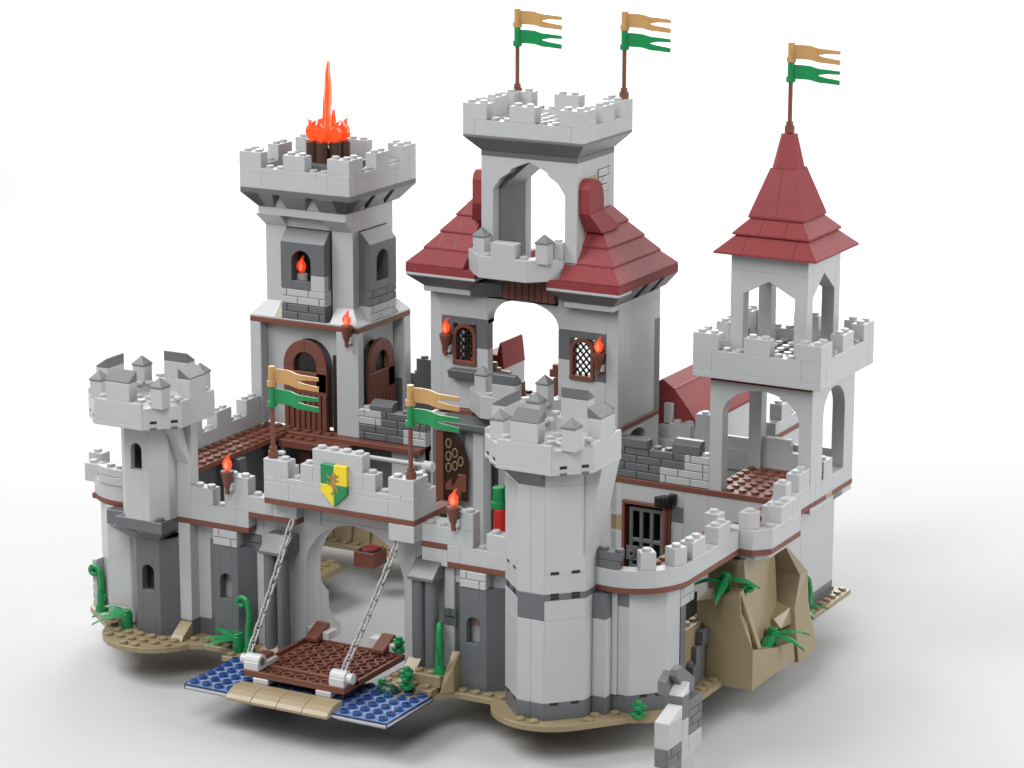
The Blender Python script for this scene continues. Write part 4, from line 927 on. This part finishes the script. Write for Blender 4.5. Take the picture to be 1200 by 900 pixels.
# ------------------------------------------------------------------ rear halls with red roofs
rh = thing('rear_hall', 'rear hall with a stepped dark red roof between the keep and the bell tower', 'building', (-.7, 46, 0))
P1 = [(-.7, 14.35), (.35, 13.65), (1.5, 12.3), (2.35, 11.1), (2.35, 10.7), (-3.8, 10.7), (-3.8, 11.1), (-1.8, 13.6)]
MB().py(P1, 42.6, 54, RD).build('roof', rh)
MB().py([(.36, 13.67), (1.52, 12.32), (2.5, 11.02), (2.4, 11.0)], 42.5, 54, RD).box(.3, .42, 42.5, 54, 13.6, 13.72, RD).build('roof_course', rh)
MB().box(-3.5, 2.1, 42.9, 54, .4, 10.7, LG).build('wall', rh)
rh2 = thing('rear_wing', 'rear wing with a dark red roof seen through the keep arch', 'building', (-12, 46, 0))
XR = -13.1; ya, yb = 39.7, 43.25
b = MB().hexa([(XR-1.9, ya, 14.25), (XR, ya, 14.25), (XR, yb, 14.25), (XR-1.9, yb, 14.25)], [(XR-1.9, ya, 15.32), (XR-.1, ya, 15.32), (XR-.1, yb, 15.32), (XR-1.9, yb, 15.32)], RD)
b.hexa([(XR-.6, ya, 15.32), (XR-.1, ya, 15.34), (XR-.1, yb, 15.34), (XR-.6, yb, 15.32)], [(XR-.35, ya, 16.35), (XR-.25, ya, 16.35), (XR-.25, yb, 16.35), (XR-.35, yb, 16.35)], RD)
b.build('roof', rh2); MB().box(XR-1.9, XR-.05, ya, yb, .4, 14.24, LG).build('wall', rh2)
tag(MB().box(4, 13.2, 41.3, 41.7, .4, 10.9, LG).build('back_parapet', origin=(9, 41.5, 0)), 'plain low grey wall behind the bell tower, seen through its lower arch', 'wall')
rwl = thing('rear_wall', 'light grey battlemented rear wall with a brown strip seen through the bell tower arch', 'wall', (9, 44, 0))
MB().box(8.5, 9.5, 41.1, 49, .4, 12.4, LG).studs(8.5, 9.5, 44.4, 46.4, 12.4).box(9.5, 9.56, 41.1, 49, 11.1, 11.5, BR).build('wall', rwl)
merlon(rwl, 8.5, 9.5, 42.2, 44.2, 12.4, 13.6)

# ------------------------------------------------------------------ bell tower (right)
bt = thing('bell_tower', 'slender light grey tower with open arches, battlement and pointed dark red roof', 'tower', (12, 36.5, 0))
b = MB().py(archpoly(8, 16, 9.2, 17.6, 9, 15, 15.0, 17.1), 32.5, 33.5)
b.box(15.02, 16, 33.5, 34.6, 9.2, 17.6).box(15.02, 16, 38.7, 40.5, 9.2, 17.6).box(15.02, 16, 34.6, 38.7, 9.2, 10.45)
b.px([(34.6, 15.2)]+ellip(34.6, 38.7, 15.2, 17.1)[1:-1]+[(38.7, 15.2), (38.7, 17.6), (34.6, 17.6)], 15.02, 16)
b.box(8, 9, 39.5, 40.5, 9.2, 17.6).py([(9, 15)]+ellip(9, 15.02, 15.0, 17.1)[1:-1]+[(15.02, 15), (15.02, 17.6), (9, 17.6)], 39.5, 40.5)
b.px([(33.5, 15.2)]+ellip(33.5, 39.5, 15.2, 17.1)[1:-1]+[(39.5, 15.2), (39.5, 17.6), (33.5, 17.6)], 8, 9)
b.box(9, 15.02, 39.9, 40.5, 9.2, 10.6).box(9, 11.2, 39.9, 40.5, 10.6, 11.6).box(12.6, 15.02, 39.9, 40.5, 10.6, 11.4)
b.build('arcade', bt)
MB().box(8, 16.0, 32.42, 32.5, 17.5, 17.62, RD).build('red_plate', bt)
MB().box(15.02, 16, 35.0, 36.6, 10.45, 11.75).stud(15.5, 35.8, 11.75).build('merlon', bt)
MB().box(8, 16, 32.5, 40.5, 8.85, 9.22, BR).box(12.4, 15, 26, 32.4, 8.2, 8.6, BR).studs(9, 15, 33.5, 39.5, 9.22, BR).studs(13, 15, 26, 32, 8.6, BR).studs(8, 9, 33.5, 39.5, 9.22, BR).studs(9, 15, 32.5, 33.5, 9.22, BR).box(9, 15, 33.5, 39.9, 9.2, 9.24, BR).build('deck', bt)
MB().box(8.5, 15, 33.4, 39.7, 1.4, 8.2).box(14, 15, 28, 33.4, 1.4, 8.2).box(8.5, 15, 33.4, 39.7, .4, 1.4, DG).box(14, 15.02, 28, 33.4, .4, 1.4, DG).build('lower_wall', bt)
MB().box(15, 16.03, 33.5, 40.5, 8.8, 9.2, BR).box(15, 16, 32.6, 40.4, 8.4, 8.8, LG).box(15.5, 16.04, 37, 38.6, 8.42, 8.8, DG).box(15, 16.05, 35.4, 36.6, 8.82, 9.2, TN).build('ledge', bt)
battlement(bt, 7, 17, 31.5, 41.5, 18.0, [(17.9, 18.4, [10, 14]), (18.4, 19.95, [8.5, 15.5])], 21.15, [(7, 9), (11, 13), (15, 17)], [(31.5, 33.5), (35.5, 37.5), (39.5, 41.5)], fm=LG)
MB().fr((8, 16, 32.5, 40.5), 17.72, (7.2, 16.8, 31.7, 41.3), 17.9, LG).studs(8, 16, 32.5, 40.5, 19.2+.35-.4, LG) .build('underside', bt)
def arch_pt(a0, a1, z0, z1, th=1):
    c = (a0+a1)/2
    return [(a0, z0), (a0+1, z0), (a0+1, 23.9), (c, 24.95), (a1-1, 23.9), (a1-1, z0), (a1, z0), (a1, z1), (a0, z1)]
U = MB().py(arch_pt(9, 15, 18.9, 25.6), 33.5, 34.5).py(arch_pt(9, 15, 18.9, 25.6), 38.5, 39.5)
U.px([(34.5, 23.9), (36.5, 25.4), (38.5, 23.9), (38.5, 25.6), (34.5, 25.6)], 14, 15).px([(34.5, 23.9), (36.5, 24.95), (38.5, 23.9), (38.5, 25.6), (34.5, 25.6)], 9, 10)
courses(U, 9, 15, 33.5, 34.5, [(25.6, 26.8, [10, 13.9])]); U.box(9, 15, 34.5, 39.5, 25.6, 26.8)
U.build('upper_arcade', bt)
def rf(t0, z0, t1, z1, lip=.14):
    R = lambda t: (8+t, 16-t, 32.5+t, 40.5-t)
    return MB().fr(R(t0), z0, R(t0), z0+lip, RD).fr(R(t0), z0+lip, R(t1), z1, RD).build('roof_course', bt)
rf(0, 26.85, 1.3, 28.2); rf(1.0, 28.15, 2.2, 29.5); rf(1.85, 29.3, 3.0, 32.85)
b = MB()
def seam(x, t0, z0, t1, z1): b.add([(x-.02, 32.5+t0-.006, z0+.14), (x+.02, 32.5+t0-.006, z0+.14), (x+.02, 32.5+t1-.006, z1), (x-.02, 32.5+t1-.006, z1)], [(0, 1, 2, 3)], DB)
seam(10.2, 0, 26.85, 1.3, 28.2); seam(14.1, 0, 26.85, 1.3, 28.2); seam(11.1, 1.0, 28.15, 2.2, 29.5); seam(13, 1.0, 28.15, 2.2, 29.5); seam(12, 1.85, 29.3, 3, 32.85); b.build('roof_seam', bt, bevel=0)
b = MB().loft(octa(12, 36.5, 1.02, .45), 32.85, octa(12, 36.5, .5, .2), 35.3, RD); b.build('spire', bt)

# ------------------------------------------------------------------ right parapet with convex bump
rp = thing('curved_wall', 'light grey rounded wall with battlement, curving from the right front tower to the bell tower', 'wall', (15, 14, 0))
b = MB().box(11, 12.0, 8, 9, 1.6, 7.0).box(12.0, 12.4, 8.8, 9.8, 1.6, 8.8).box(11, 12.0, 8, 9, 7.0, 8.7, DG).box(12.0, 13.2, 8.95, 10, 7.8, 8.8, DG)
b.pz([(12.3, 9), (13.2, 9), (15, 11), (15, 13), (12.3, 13)], 1.6, 8.8, LG); b.pz([(11, 8.0), (12.0, 8.0), (12.0, 9.02), (13.2, 9.02), (14.98, 11), (14.98, 13), (11, 13)], .4, 1.6, DG)
b.box(10.8, 11.2, 9, 13, .4, 8.8, LG)
b.build('wall', rp)
b = MB(); slots = [(13.75, 9.62), (14.5, 10.45)]
for x, y in slots: b.pz([(x, y-.02), (x+.35, y+.36), (x+.3, y+.42), (x-.05, y+.03)], 1.42, 1.62, BK)
b.build('slot', rp, bevel=0)
CC = (12, 12.4, 4.0)
b = MB(); curved_wall(b, CC[0], CC[1], CC[2], 1, 252, 360, 8.8, 9.2, BR); b.box(15, 16, CC[1], 20.2, 8.8, 9.2, BR).pz([(14, 20.2), (17, 20.2), (18, 21.2), (18, 26.2), (14, 26.2)], 8.8, 9.2, BR).box(15, 16, 26.2, 32.4, 8.8, 9.2, BR)
b.pz([(14.5, 20.6), (17, 20.6), (17.7, 21.5), (17.7, 26), (14.5, 26)], 8.4, 8.8, LG); b.build('ledge', rp)
b = MB(); curved_wall(b, CC[0], CC[1], CC[2]+.02, 1, 252, 360, 9.2, 10.4, LG); b.box(15, 16, CC[1], 20.2, 9.2, 10.4)
b.pz([(16, 20.2), (17, 20.2), (18, 21.2), (17, 21.2), (16, 21.2)], 9.2, 10.6).box(17, 18, 21.2, 26.2, 9.2, 10.6).box(15, 16, 20.2, 21.2, 9.2, 10.6).box(15, 16, 26.2, 32.5, 9.2, 10.6).box(16, 17, 25.4, 26.2, 9.2, 10.6)
b.stud(17.5, 21.8, 10.6).stud(15.6, 13.6, 10.4).stud(15.5, 26.8, 10.6); b.build('parapet', rp)
b = MB(); curved_wall(b, CC[0], CC[1], CC[2], .9, 254, 280, 10.42, 10.98, DG, 5); curved_wall(b, CC[0], CC[1], CC[2], .9, 252, 282, 11.0, 11.55, DG, 5); b.stud(11.4, 8.9, 11.55, DG).stud(12.5, 8.9, 11.55, DG).build('masonry', rp)
def rotmer(cx, cy, a, w_, l, z0, z1, ns=1):
    ca, sa = math.cos(math.radians(a)), math.sin(math.radians(a))
    P_ = [(cx+u*ca-v*sa, cy+u*sa+v*ca) for u, v in ((-l/2, -w_/2), (l/2, -w_/2), (l/2, w_/2), (-l/2, w_/2))]
    b = MB().pz(P_, z0, z1)
    for k in range(ns):
        u = (k-(ns-1)/2)*1.0; b.stud(cx+u*ca, cy+u*sa, z1)
    b.build('merlon', rp)
rotmer(14.05, 9.75, 40, 1, 1.05, 10.4, 11.6); rotmer(15.3, 11.6, 66, 1, 1.1, 10.4, 11.6)
merlon(rp, 15, 16, 12.7, 14.7, 10.4, 11.6); rotmer(15.5, 17.7, 90, 1, 2, 10.4, 11.6, 2)
merlon(rp, 14.2, 15.3, 18.3, 19.3, 8.8, 12.0)
MB().pz([(15.9, 20.2), (16.6, 20.2), (17.2, 20.8), (17.0, 21.3), (15.9, 21.3)], 10.6, 11.8).stud(16.5, 20.8, 11.8).build('merlon', rp)
rotmer(17.5, 23.7, 90, 1, 2.0, 10.6, 11.8, 2)
MB().box(17, 18, 24.7, 25.4, 10.6, 11.8).box(17, 18, 25.4, 26.2, 10.6, 10.9).build('merlon', rp)
merlon(rp, 15, 16, 30.4, 32.4, 10.6, 11.9); merlon(rp, 15.2, 16.2, 27.6, 28.6, 10.6, 11.9)
b = MB().box(11, 15, 10, 12, 8.8, 9.19, BR).box(12, 15, 12, 26, 8.8, 9.19, BR).studs(12, 15, 12, 26, 9.19, BR).stud(13.5, 10.8, 9.2, TN); b.build('walk', rp)
b = MB().box(11, 14.6, 14, 14.8, .4, 8.7, MG).box(13.6, 14.8, 20.4, 21.6, .4, 8.8, MG); masonry(b, 13.2, 15.3, 14.95, .6, 6.8, 8.7, LG, ax='x', dirn=1); b.box(14.2, 14.4, 13, 17, 5.2, 6.8, BK); b.build('inner_wall', rp)  # the black slab paints the shade of the opening under the wall
# brown strap under the wall and dark rock
MB().box(12.2, 14.3, 15.2, 19.4, .4, 4.4, DT).studs(12.2, 14.2, 13.2, 16, .42, DT).studs(12.2, 14.2, 15.2, 19.2, 4.4, DT).box(13.2, 14.7, 16.4, 17.8, .4, 3.0, MG).box(13.6, 14.9, 17.0, 18, 3.0, 4.0, DG).box(14.0, 14.9, 15.5, 16.3, .4, 1.9, DG).stud(14.3, 16.0, 1.9, MG).build('rubble', rp)

# ------------------------------------------------------------------ cliff
cf = thing('cliff', 'tall tan rock cliff with ridges and shelves below the right wall', 'rock', (16, 23, 0))
b = MB()
b.hexa([(13.9, 18, 0), (18.15, 18, 0), (18.15, 25, 0), (13.9, 25, 0)], [(13.9, 18, 2.9), (18.15, 18, 2.9), (18.0, 23.0, 1.6), (13.9, 25, 1.6)], DT)
b.hexa([(18.0, 23.0, 0), (18.15, 25.4, -.1), (15, 25.4, -.1), (15, 23, 0)], [(17.9, 23.0, 1.6), (18.0, 25.4, 1.3), (15, 25.4, 1.3), (15, 23, 1.6)], DT)
b.hexa([(13.9, 18, 2.9), (18.15, 18, 2.9), (17.3, 19.7, 2.7), (13.9, 20.6, 2.9)], [(13.9, 18, 5.2), (17.15, 18, 5.2), (16.9, 19.3, 5.2), (13.9, 20.6, 5.2)], DT)
b.hexa([(13.9, 18, 5.2), (17.15, 18, 5.2), (16.9, 19.3, 5.2), (13.9, 20.6, 5.2)], [(13.9, 18, 5.75), (17.1, 18, 6.8), (16.8, 19.2, 6.8), (13.9, 20.4, 6.2)], DT)
b.hexa([(17.2, 19.3, 2.4), (18.0, 19.3, 2.6), (17.9, 20.0, 2.5), (17.1, 20.4, 2.4)], [(16.7, 18.5, 6.7), (17.0, 18.3, 6.8), (17.0, 18.8, 6.8), (16.6, 19.1, 6.7)], DT)
b.hexa([(14, 19.5, 0.1), (17.3, 19.5, 0.1), (16.5, 26.4, 0.1), (14, 26.4, 0.1)], [(14, 20.0, 8.38), (16.35, 20.3, 8.38), (15.9, 26.4, 8.38), (14, 26.4, 8.38)], DT)
b.build('rock', cf, bevel=0)
b = MB()
b.hexa([(14, 25.4, -.35), (18.25, 25.8, -.35), (18.25, 29.0, -.35), (14, 29.0, -.35)], [(14, 26.2, 3.2), (17.55, 26.5, 3.2), (17.6, 28.9, 3.2), (14, 28.9, 3.2)], DT)
b.hexa([(14, 26.2, 3.2), (17.55, 26.5, 3.2), (17.6, 28.9, 3.2), (14, 28.9, 3.2)], [(14, 26.9, 5.5), (17.5, 27.5, 5.5), (17.3, 29.3, 5.3), (14, 29.3, 5.3)], DT)
b.hexa([(14, 26.9, 5.5), (17.5, 27.5, 5.5), (17.3, 29.3, 5.3), (14, 29.3, 5.3)], [(14, 26.4, 8.3), (16.3, 26.7, 8.3), (16.3, 27.6, 7.5), (14, 27.9, 7.3)], DT)
b.build('pillar', cf, bevel=0)
b = MB().hexa([(15.5, 24.6, 2.2), (17.2, 25.0, 2.2), (17.4, 26.4, 2.2), (15.5, 26.4, 2.2)], [(15.5, 24.7, 3.0), (16.7, 24.8, 2.9), (17.3, 26.4, 3.4), (15.5, 26.4, 3.9)], DT).build('shelf', cf, bevel=.04)
MB().hexa([(13.0, 17.6, .4), (14.0, 16.6, .4), (14.0, 18.2, .4), (13.0, 18.2, .4)], [(13.4, 18.0, 2.0), (14.0, 17.9, 2.0), (14, 18.2, 2.0), (13.4, 18.2, 2.0)], DT).build('foot', cf)

# ------------------------------------------------------------------ ruined wall piece
rw = thing('ruined_wall', 'loose broken wall piece with sloped tops standing in front at the lower right', 'wall', (19, 4, 0))
x0, x1 = 18.5, 19.5
MB().box(x0, x1, 2, 4, 1.3, 3.0).px([(2, 3.0), (4, 3.0), (4, 3.7), (2, 3.08)], x0, x1, WH).build('light_wall', rw)
MB().box(x0, x1, 4.01, 4.99, .1, 2.62).box(x0, x1, 4.01, 5.99, -1.2, .1).box(x0, x1, 4.99, 6.99, .1, 1.3).build('light_wall', rw)
b = MB(); masonry(b, 2.0, 4.0, x1, .98, .05, 1.28, MG, ax='x', dirn=1); masonry(b, 5.0, 7.0, x1, .98, 1.32, 3.0, MG, ax='x', dirn=1); b.build('masonry', rw)
MB().box(x0, x1, 4.01, 4.99, 2.64, 4.2, MG).box(x0, x1, 5.0, 7.0, 3.02, 3.65, MG).build('dark_wall', rw)
MB().px([(4, 4.22), (5, 4.22), (5, 5.0), (4, 4.32)], x0, x1, WH).build('slope', rw)
MB().px([(4.1, 5.5), (4.2, 5.95), (4.9, 6.0), (6.9, 4.6), (6.8, 3.67), (5.6, 3.67)], x0+.02, x0+.5, MG).px([(3.6, 4.3), (4.9, 4.2), (5.3, 5.0), (4.5, 5.7), (3.6, 5.2)], x0-.6, x0, MG).build('broken_edge', rw)

# ------------------------------------------------------------------ flags
flag0 = thing('flag', '', 'flag', (0, 0, 0), 'gold and green pennant flags on brown poles')
MB().cyl(0, 0, 0, .5, .36, BR, n=16).cyl(0, 0, .5, .8, .26, BR, n=16).cyl(0, 0, .8, 6.4, .16, BR, n=14).build('pole', flag0, bevel=.02)
def pennant(z, m):
    b = MB().cyl(0, 0, z, z+1.42, .25, m, n=18).cyl(0, 0, z, z+.42, .34, m, n=18)
    sm = lambda u: (lambda q: q*q*(3-2*q))(min(1, max(0, (u-1.3)/1.1))); top = lambda u: 1.26-.15*sm(u)-.10*max(0, u-2.7); bot = lambda u: .24-.13*sm(u)-.10*max(0, u-2.7)
    yy = lambda u: .13*math.sin(u*1.9)
    def strip(u0, u1, f0, f1, n=8):
        vs = []; fs = []
        for i in range(n+1):
            u = u0+(u1-u0)*i/n; a, c = f0(u), f1(u); y = yy(u)
            vs += [(u, y-.08, z+a), (u, y+.08, z+a), (u, y+.08, z+c), (u, y-.08, z+c)]
        for i in range(n):
            k = i*4
            for q in range(4): fs.append((k+q, k+(q+1) % 4, k+4+(q+1) % 4, k+4+q))
        fs += [(0, 1, 2, 3), (n*4+3, n*4+2, n*4+1, n*4)]
        b.add(vs, fs, m)
    strip(.2, 2.1, bot, top)
    mid0 = lambda u: (top(2.1)+bot(2.1))/2
    strip(2.1, 3.7, lambda u: mid0(u)+min(.14, (u-2.1)*.2)-.02*max(0, u-2.7), top)
    strip(2.1, 3.7, bot, lambda u: mid0(u)-min(.10, (u-2.1)*.2)-.16*max(0, u-2.6))
    return b
pennant(5.05, GO).build('gold_pennant', flag0, bevel=.02); pennant(3.62, GR).build('green_pennant', flag0, bevel=.02)
fs_ = [((-13.5, 7.5, 14.8), 'gold and green flag on the left corner of the gatehouse battlement'),
       ((-2.5, 7.5, 14.8), 'gold and green flag on the right corner of the gatehouse battlement'),
       ((-11.0, 38.0, 36.3), 'gold and green flag at the back left corner of the keep top'),
       ((-2.0, 38.0, 36.6), 'gold and green flag at the back right corner of the keep top'),
       ((12.0, 36.5, 35.35), 'gold and green flag on the tip of the pointed red roof')]
for i, (p, l_) in enumerate(fs_):
    o = flag0 if i == 0 else copy_tree(flag0)
    o.location = Vector(p)*S; o['label'] = l_

# ------------------------------------------------------------------ plants
def vine(loc, ang, label, h=3.4):
    t = thing('vine', label, 'plant', loc, 'green curling vine shoots around the castle foot'); x, y, z = loc
    b = MB().cyl(x, y, z, z+.35, .42, GR, n=18).cyl(x, y, z+.35, z+h*.45, .33, GR, r1=.27, n=16)
    pts = [Vector((0, 0, h*.45))]
    for i in range(10): pts.append(Vector((.10*math.sin(i/9*PI), 0, h*.45+(h*.38)*i/9)))
    for i in range(1, 15):
        a = -i/14*PI*1.75; r = .52-.018*i
        pts.append(Vector((-.48+r*math.cos(a*-1), 0, h*.83+r*math.sin(a*-1)+.02*i)))
    ca, sa = math.cos(ang), math.sin(ang)
    P_ = [Vector((x+p.x*ca, y+p.x*sa, z+p.z)) for p in pts]
    b.tube(P_, .27, GR, n=12, r_end=.17); b.build('stem', t, bevel=0, smooth=False)
    b = MB().hexa([(x+.2*ca, y+.2*sa-.1, z+.7), (x+.35*ca, y+.35*sa-.1, z+.7), (x+.35*ca, y+.35*sa+.1, z+.7), (x+.2*ca, y+.2*sa+.1, z+.7)], [(x+.62*ca, y+.62*sa-.05, z+1.75), (x+.7*ca, y+.7*sa-.05, z+1.8), (x+.7*ca, y+.7*sa+.05, z+1.8), (x+.62*ca, y+.62*sa+.05, z+1.75)], GR)
    b.hexa([(x, y-.12, z+1), (x+.3*ca, y+.3*sa-.12, z+1), (x+.3*ca, y+.3*sa+.12, z+1), (x, y+.12, z+1)], [(x+.4*ca, y+.4*sa-.08, z+1.4), (x+.62*ca, y+.62*sa-.05, z+1.5), (x+.62*ca, y+.62*sa+.05, z+1.5), (x+.4*ca, y+.4*sa+.08, z+1.4)], GR)
    b.build('leaf', t)
vine((-30.2, 9.6, .4), 0, 'green curling vine at the far left edge of the left base plate')
vine((-15.5, 7.0, .4), 0, 'green curling vine behind the left chain beside the drawbridge', 4.2)
vine((0, 6.9, 1.6), -1.15, 'green curling vine on the tan step right of the drawbridge', 3.4)
vine((15.8, 33.2, .4), 1.2, 'green curling vine half hidden behind the cliff at the right edge', 3.2)
def bush(loc, angs, label, n=None, L=2.3):
    t = thing('bush', label, 'plant', loc, 'low green leafy plants'); x, y, z = loc
    MB().cyl(x, y, z, z+1.15, .42, GR, n=18).cyl(x, y, z+1.15, z+1.35, .34, GR, n=16).build('stem', t)
    for a, dz in angs:
        ca, sa = math.cos(a), math.sin(a); b = MB(); n_ = 7; vs = []; fs = []
        for i in range(n_+1):
            u = i/n_; r = .3+L*u; w_ = (.14+.32*math.sin(PI*min(1, u*1.15+.1)))*(1 if i < n_ else .15); zz = z+.9+dz*u+.22*math.sin(PI*u)
            for s_, dzz in ((-1, 0), (0, .1), (1, 0), (0, -.08)): vs.append((x+r*ca-s_*w_*sa, y+r*sa+s_*w_*ca, zz+dzz))
        for i in range(n_):
            k = i*4
            for q in range(4): fs.append((k+q, k+(q+1) % 4, k+4+(q+1) % 4, k+4+q))
        fs += [(0, 1, 2, 3), (n_*4+3, n_*4+2, n_*4+1, n_*4)]
        b.add(vs, fs, GR).build('leaf', t, bevel=.02)
R_ = math.radians
bush((-26.3, 7.4, .4), [(R_(200), -.25), (R_(165), .1), (R_(232), -.35)], 'low green leafy plant on the rounded plate at the foot of the left tower')
bush((-16.4, 7.0, .4), [(R_(200), -.25), (R_(165), .1), (R_(232), -.35)], 'low green leafy plant beside the left corner of the drawbridge')
bush((15.45, 19.2, 6.35), [(R_(215), -.6), (R_(0), -.3), (R_(280), -1.1)], 'low green leafy plant on top of the tan cliff shoulder')
bush((17.2, 23.5, 1.4), [(R_(35), -.2), (R_(-10), -.7), (R_(280), -1.0)], 'low green leafy plant on the lower shelf of the tan cliff', L=2.4)
bush((15.5, 32.0, .4), [(R_(20), .2), (R_(-35), -.1)], 'low green leafy plant on the plate strip behind the cliff', L=1.9)
def flower(loc, label, h=2):
    x, y, z = loc; b = MB().cyl(x, y, z, z+.3+.42*h, .24, GR, n=12)
    for k in range(h):
        for q in range(3):
            a = 2*PI*q/3+k*.7; b.cyl(x+.34*math.cos(a), y+.34*math.sin(a), z+.2+k*.42, z+.45+k*.42, .22, GR, n=12)
    b.cyl(x, y, z, z+.25, .42, GR, n=14)
    tag(b.build('plant_stem', origin=loc), label, 'plant', 'short knobbly green stems')
flower((-1.5, 5.1, .8), 'short knobbly green plant on the tan step near the blue water plate', 3)
flower((14.1, 8.7, .4), 'short knobbly green plant at the foot of the curved wall on the right', 2)
flower((-4.6, 9.3, 1.6), 'short knobbly green plant just inside the gate arch on the right', 2)
flower((16.6, 20.4, 6.2), 'tiny knobbly green plant behind the bush on the cliff shoulder', 1)
b = MB(); n = 14
for i in range(6):
    a0, a1 = PI/2*i/6, PI/2*(i+1)/6
    b.loft([(-2.9+.85*math.cos(a0)*math.cos(2*PI*k/n), 4.9+.6*math.cos(a0)*math.sin(2*PI*k/n)) for k in range(n)], .8+.65*math.sin(a0)-.4, [(-2.9+.85*math.cos(a1)*math.cos(2*PI*k/n)+.001, 4.9+.6*math.cos(a1)*math.sin(2*PI*k/n)) for k in range(n)], .8+.65*math.sin(a1)-.4, DGR)
b.cyl(-3.3, 4.6, .8, 1.35, .13, GR, n=8).cyl(-3.1, 4.6, 1.2, 1.4, .2, GR, n=8)
tag(b.build('turtle_shell', origin=(-2.9, 4.9, .4), bevel=0), 'dark green domed shell lying at the edge of the blue water plate', 'shell')

# small coloured pieces behind the right curtain wall
cb = thing('banner_stack', 'green and red round pieces stacked behind the wall next to the right front tower', 'stack', (3.6, 12, 10))
MB().cyl(2.3, 11.0, 12.5, 14.0, .42, GR, n=18).cyl(2.3, 11.0, 12.5, 13.0, .5, GR, n=18).box(2.65, 4.6, 11.0, 12, 13.0, 14.2, GR).build('green_piece', cb)
MB().cyl(2.45, 11.0, 8.9, 12.5, .5, RE, n=18).box(2.85, 4.8, 11, 12, 9, 12.3, RE).box(3.2, 4.4, 11.1, 11.9, 12.3, 12.8, BR).build('red_piece', cb)

for o in bpy.data.objects:
    if '_o' in o: del o['_o']
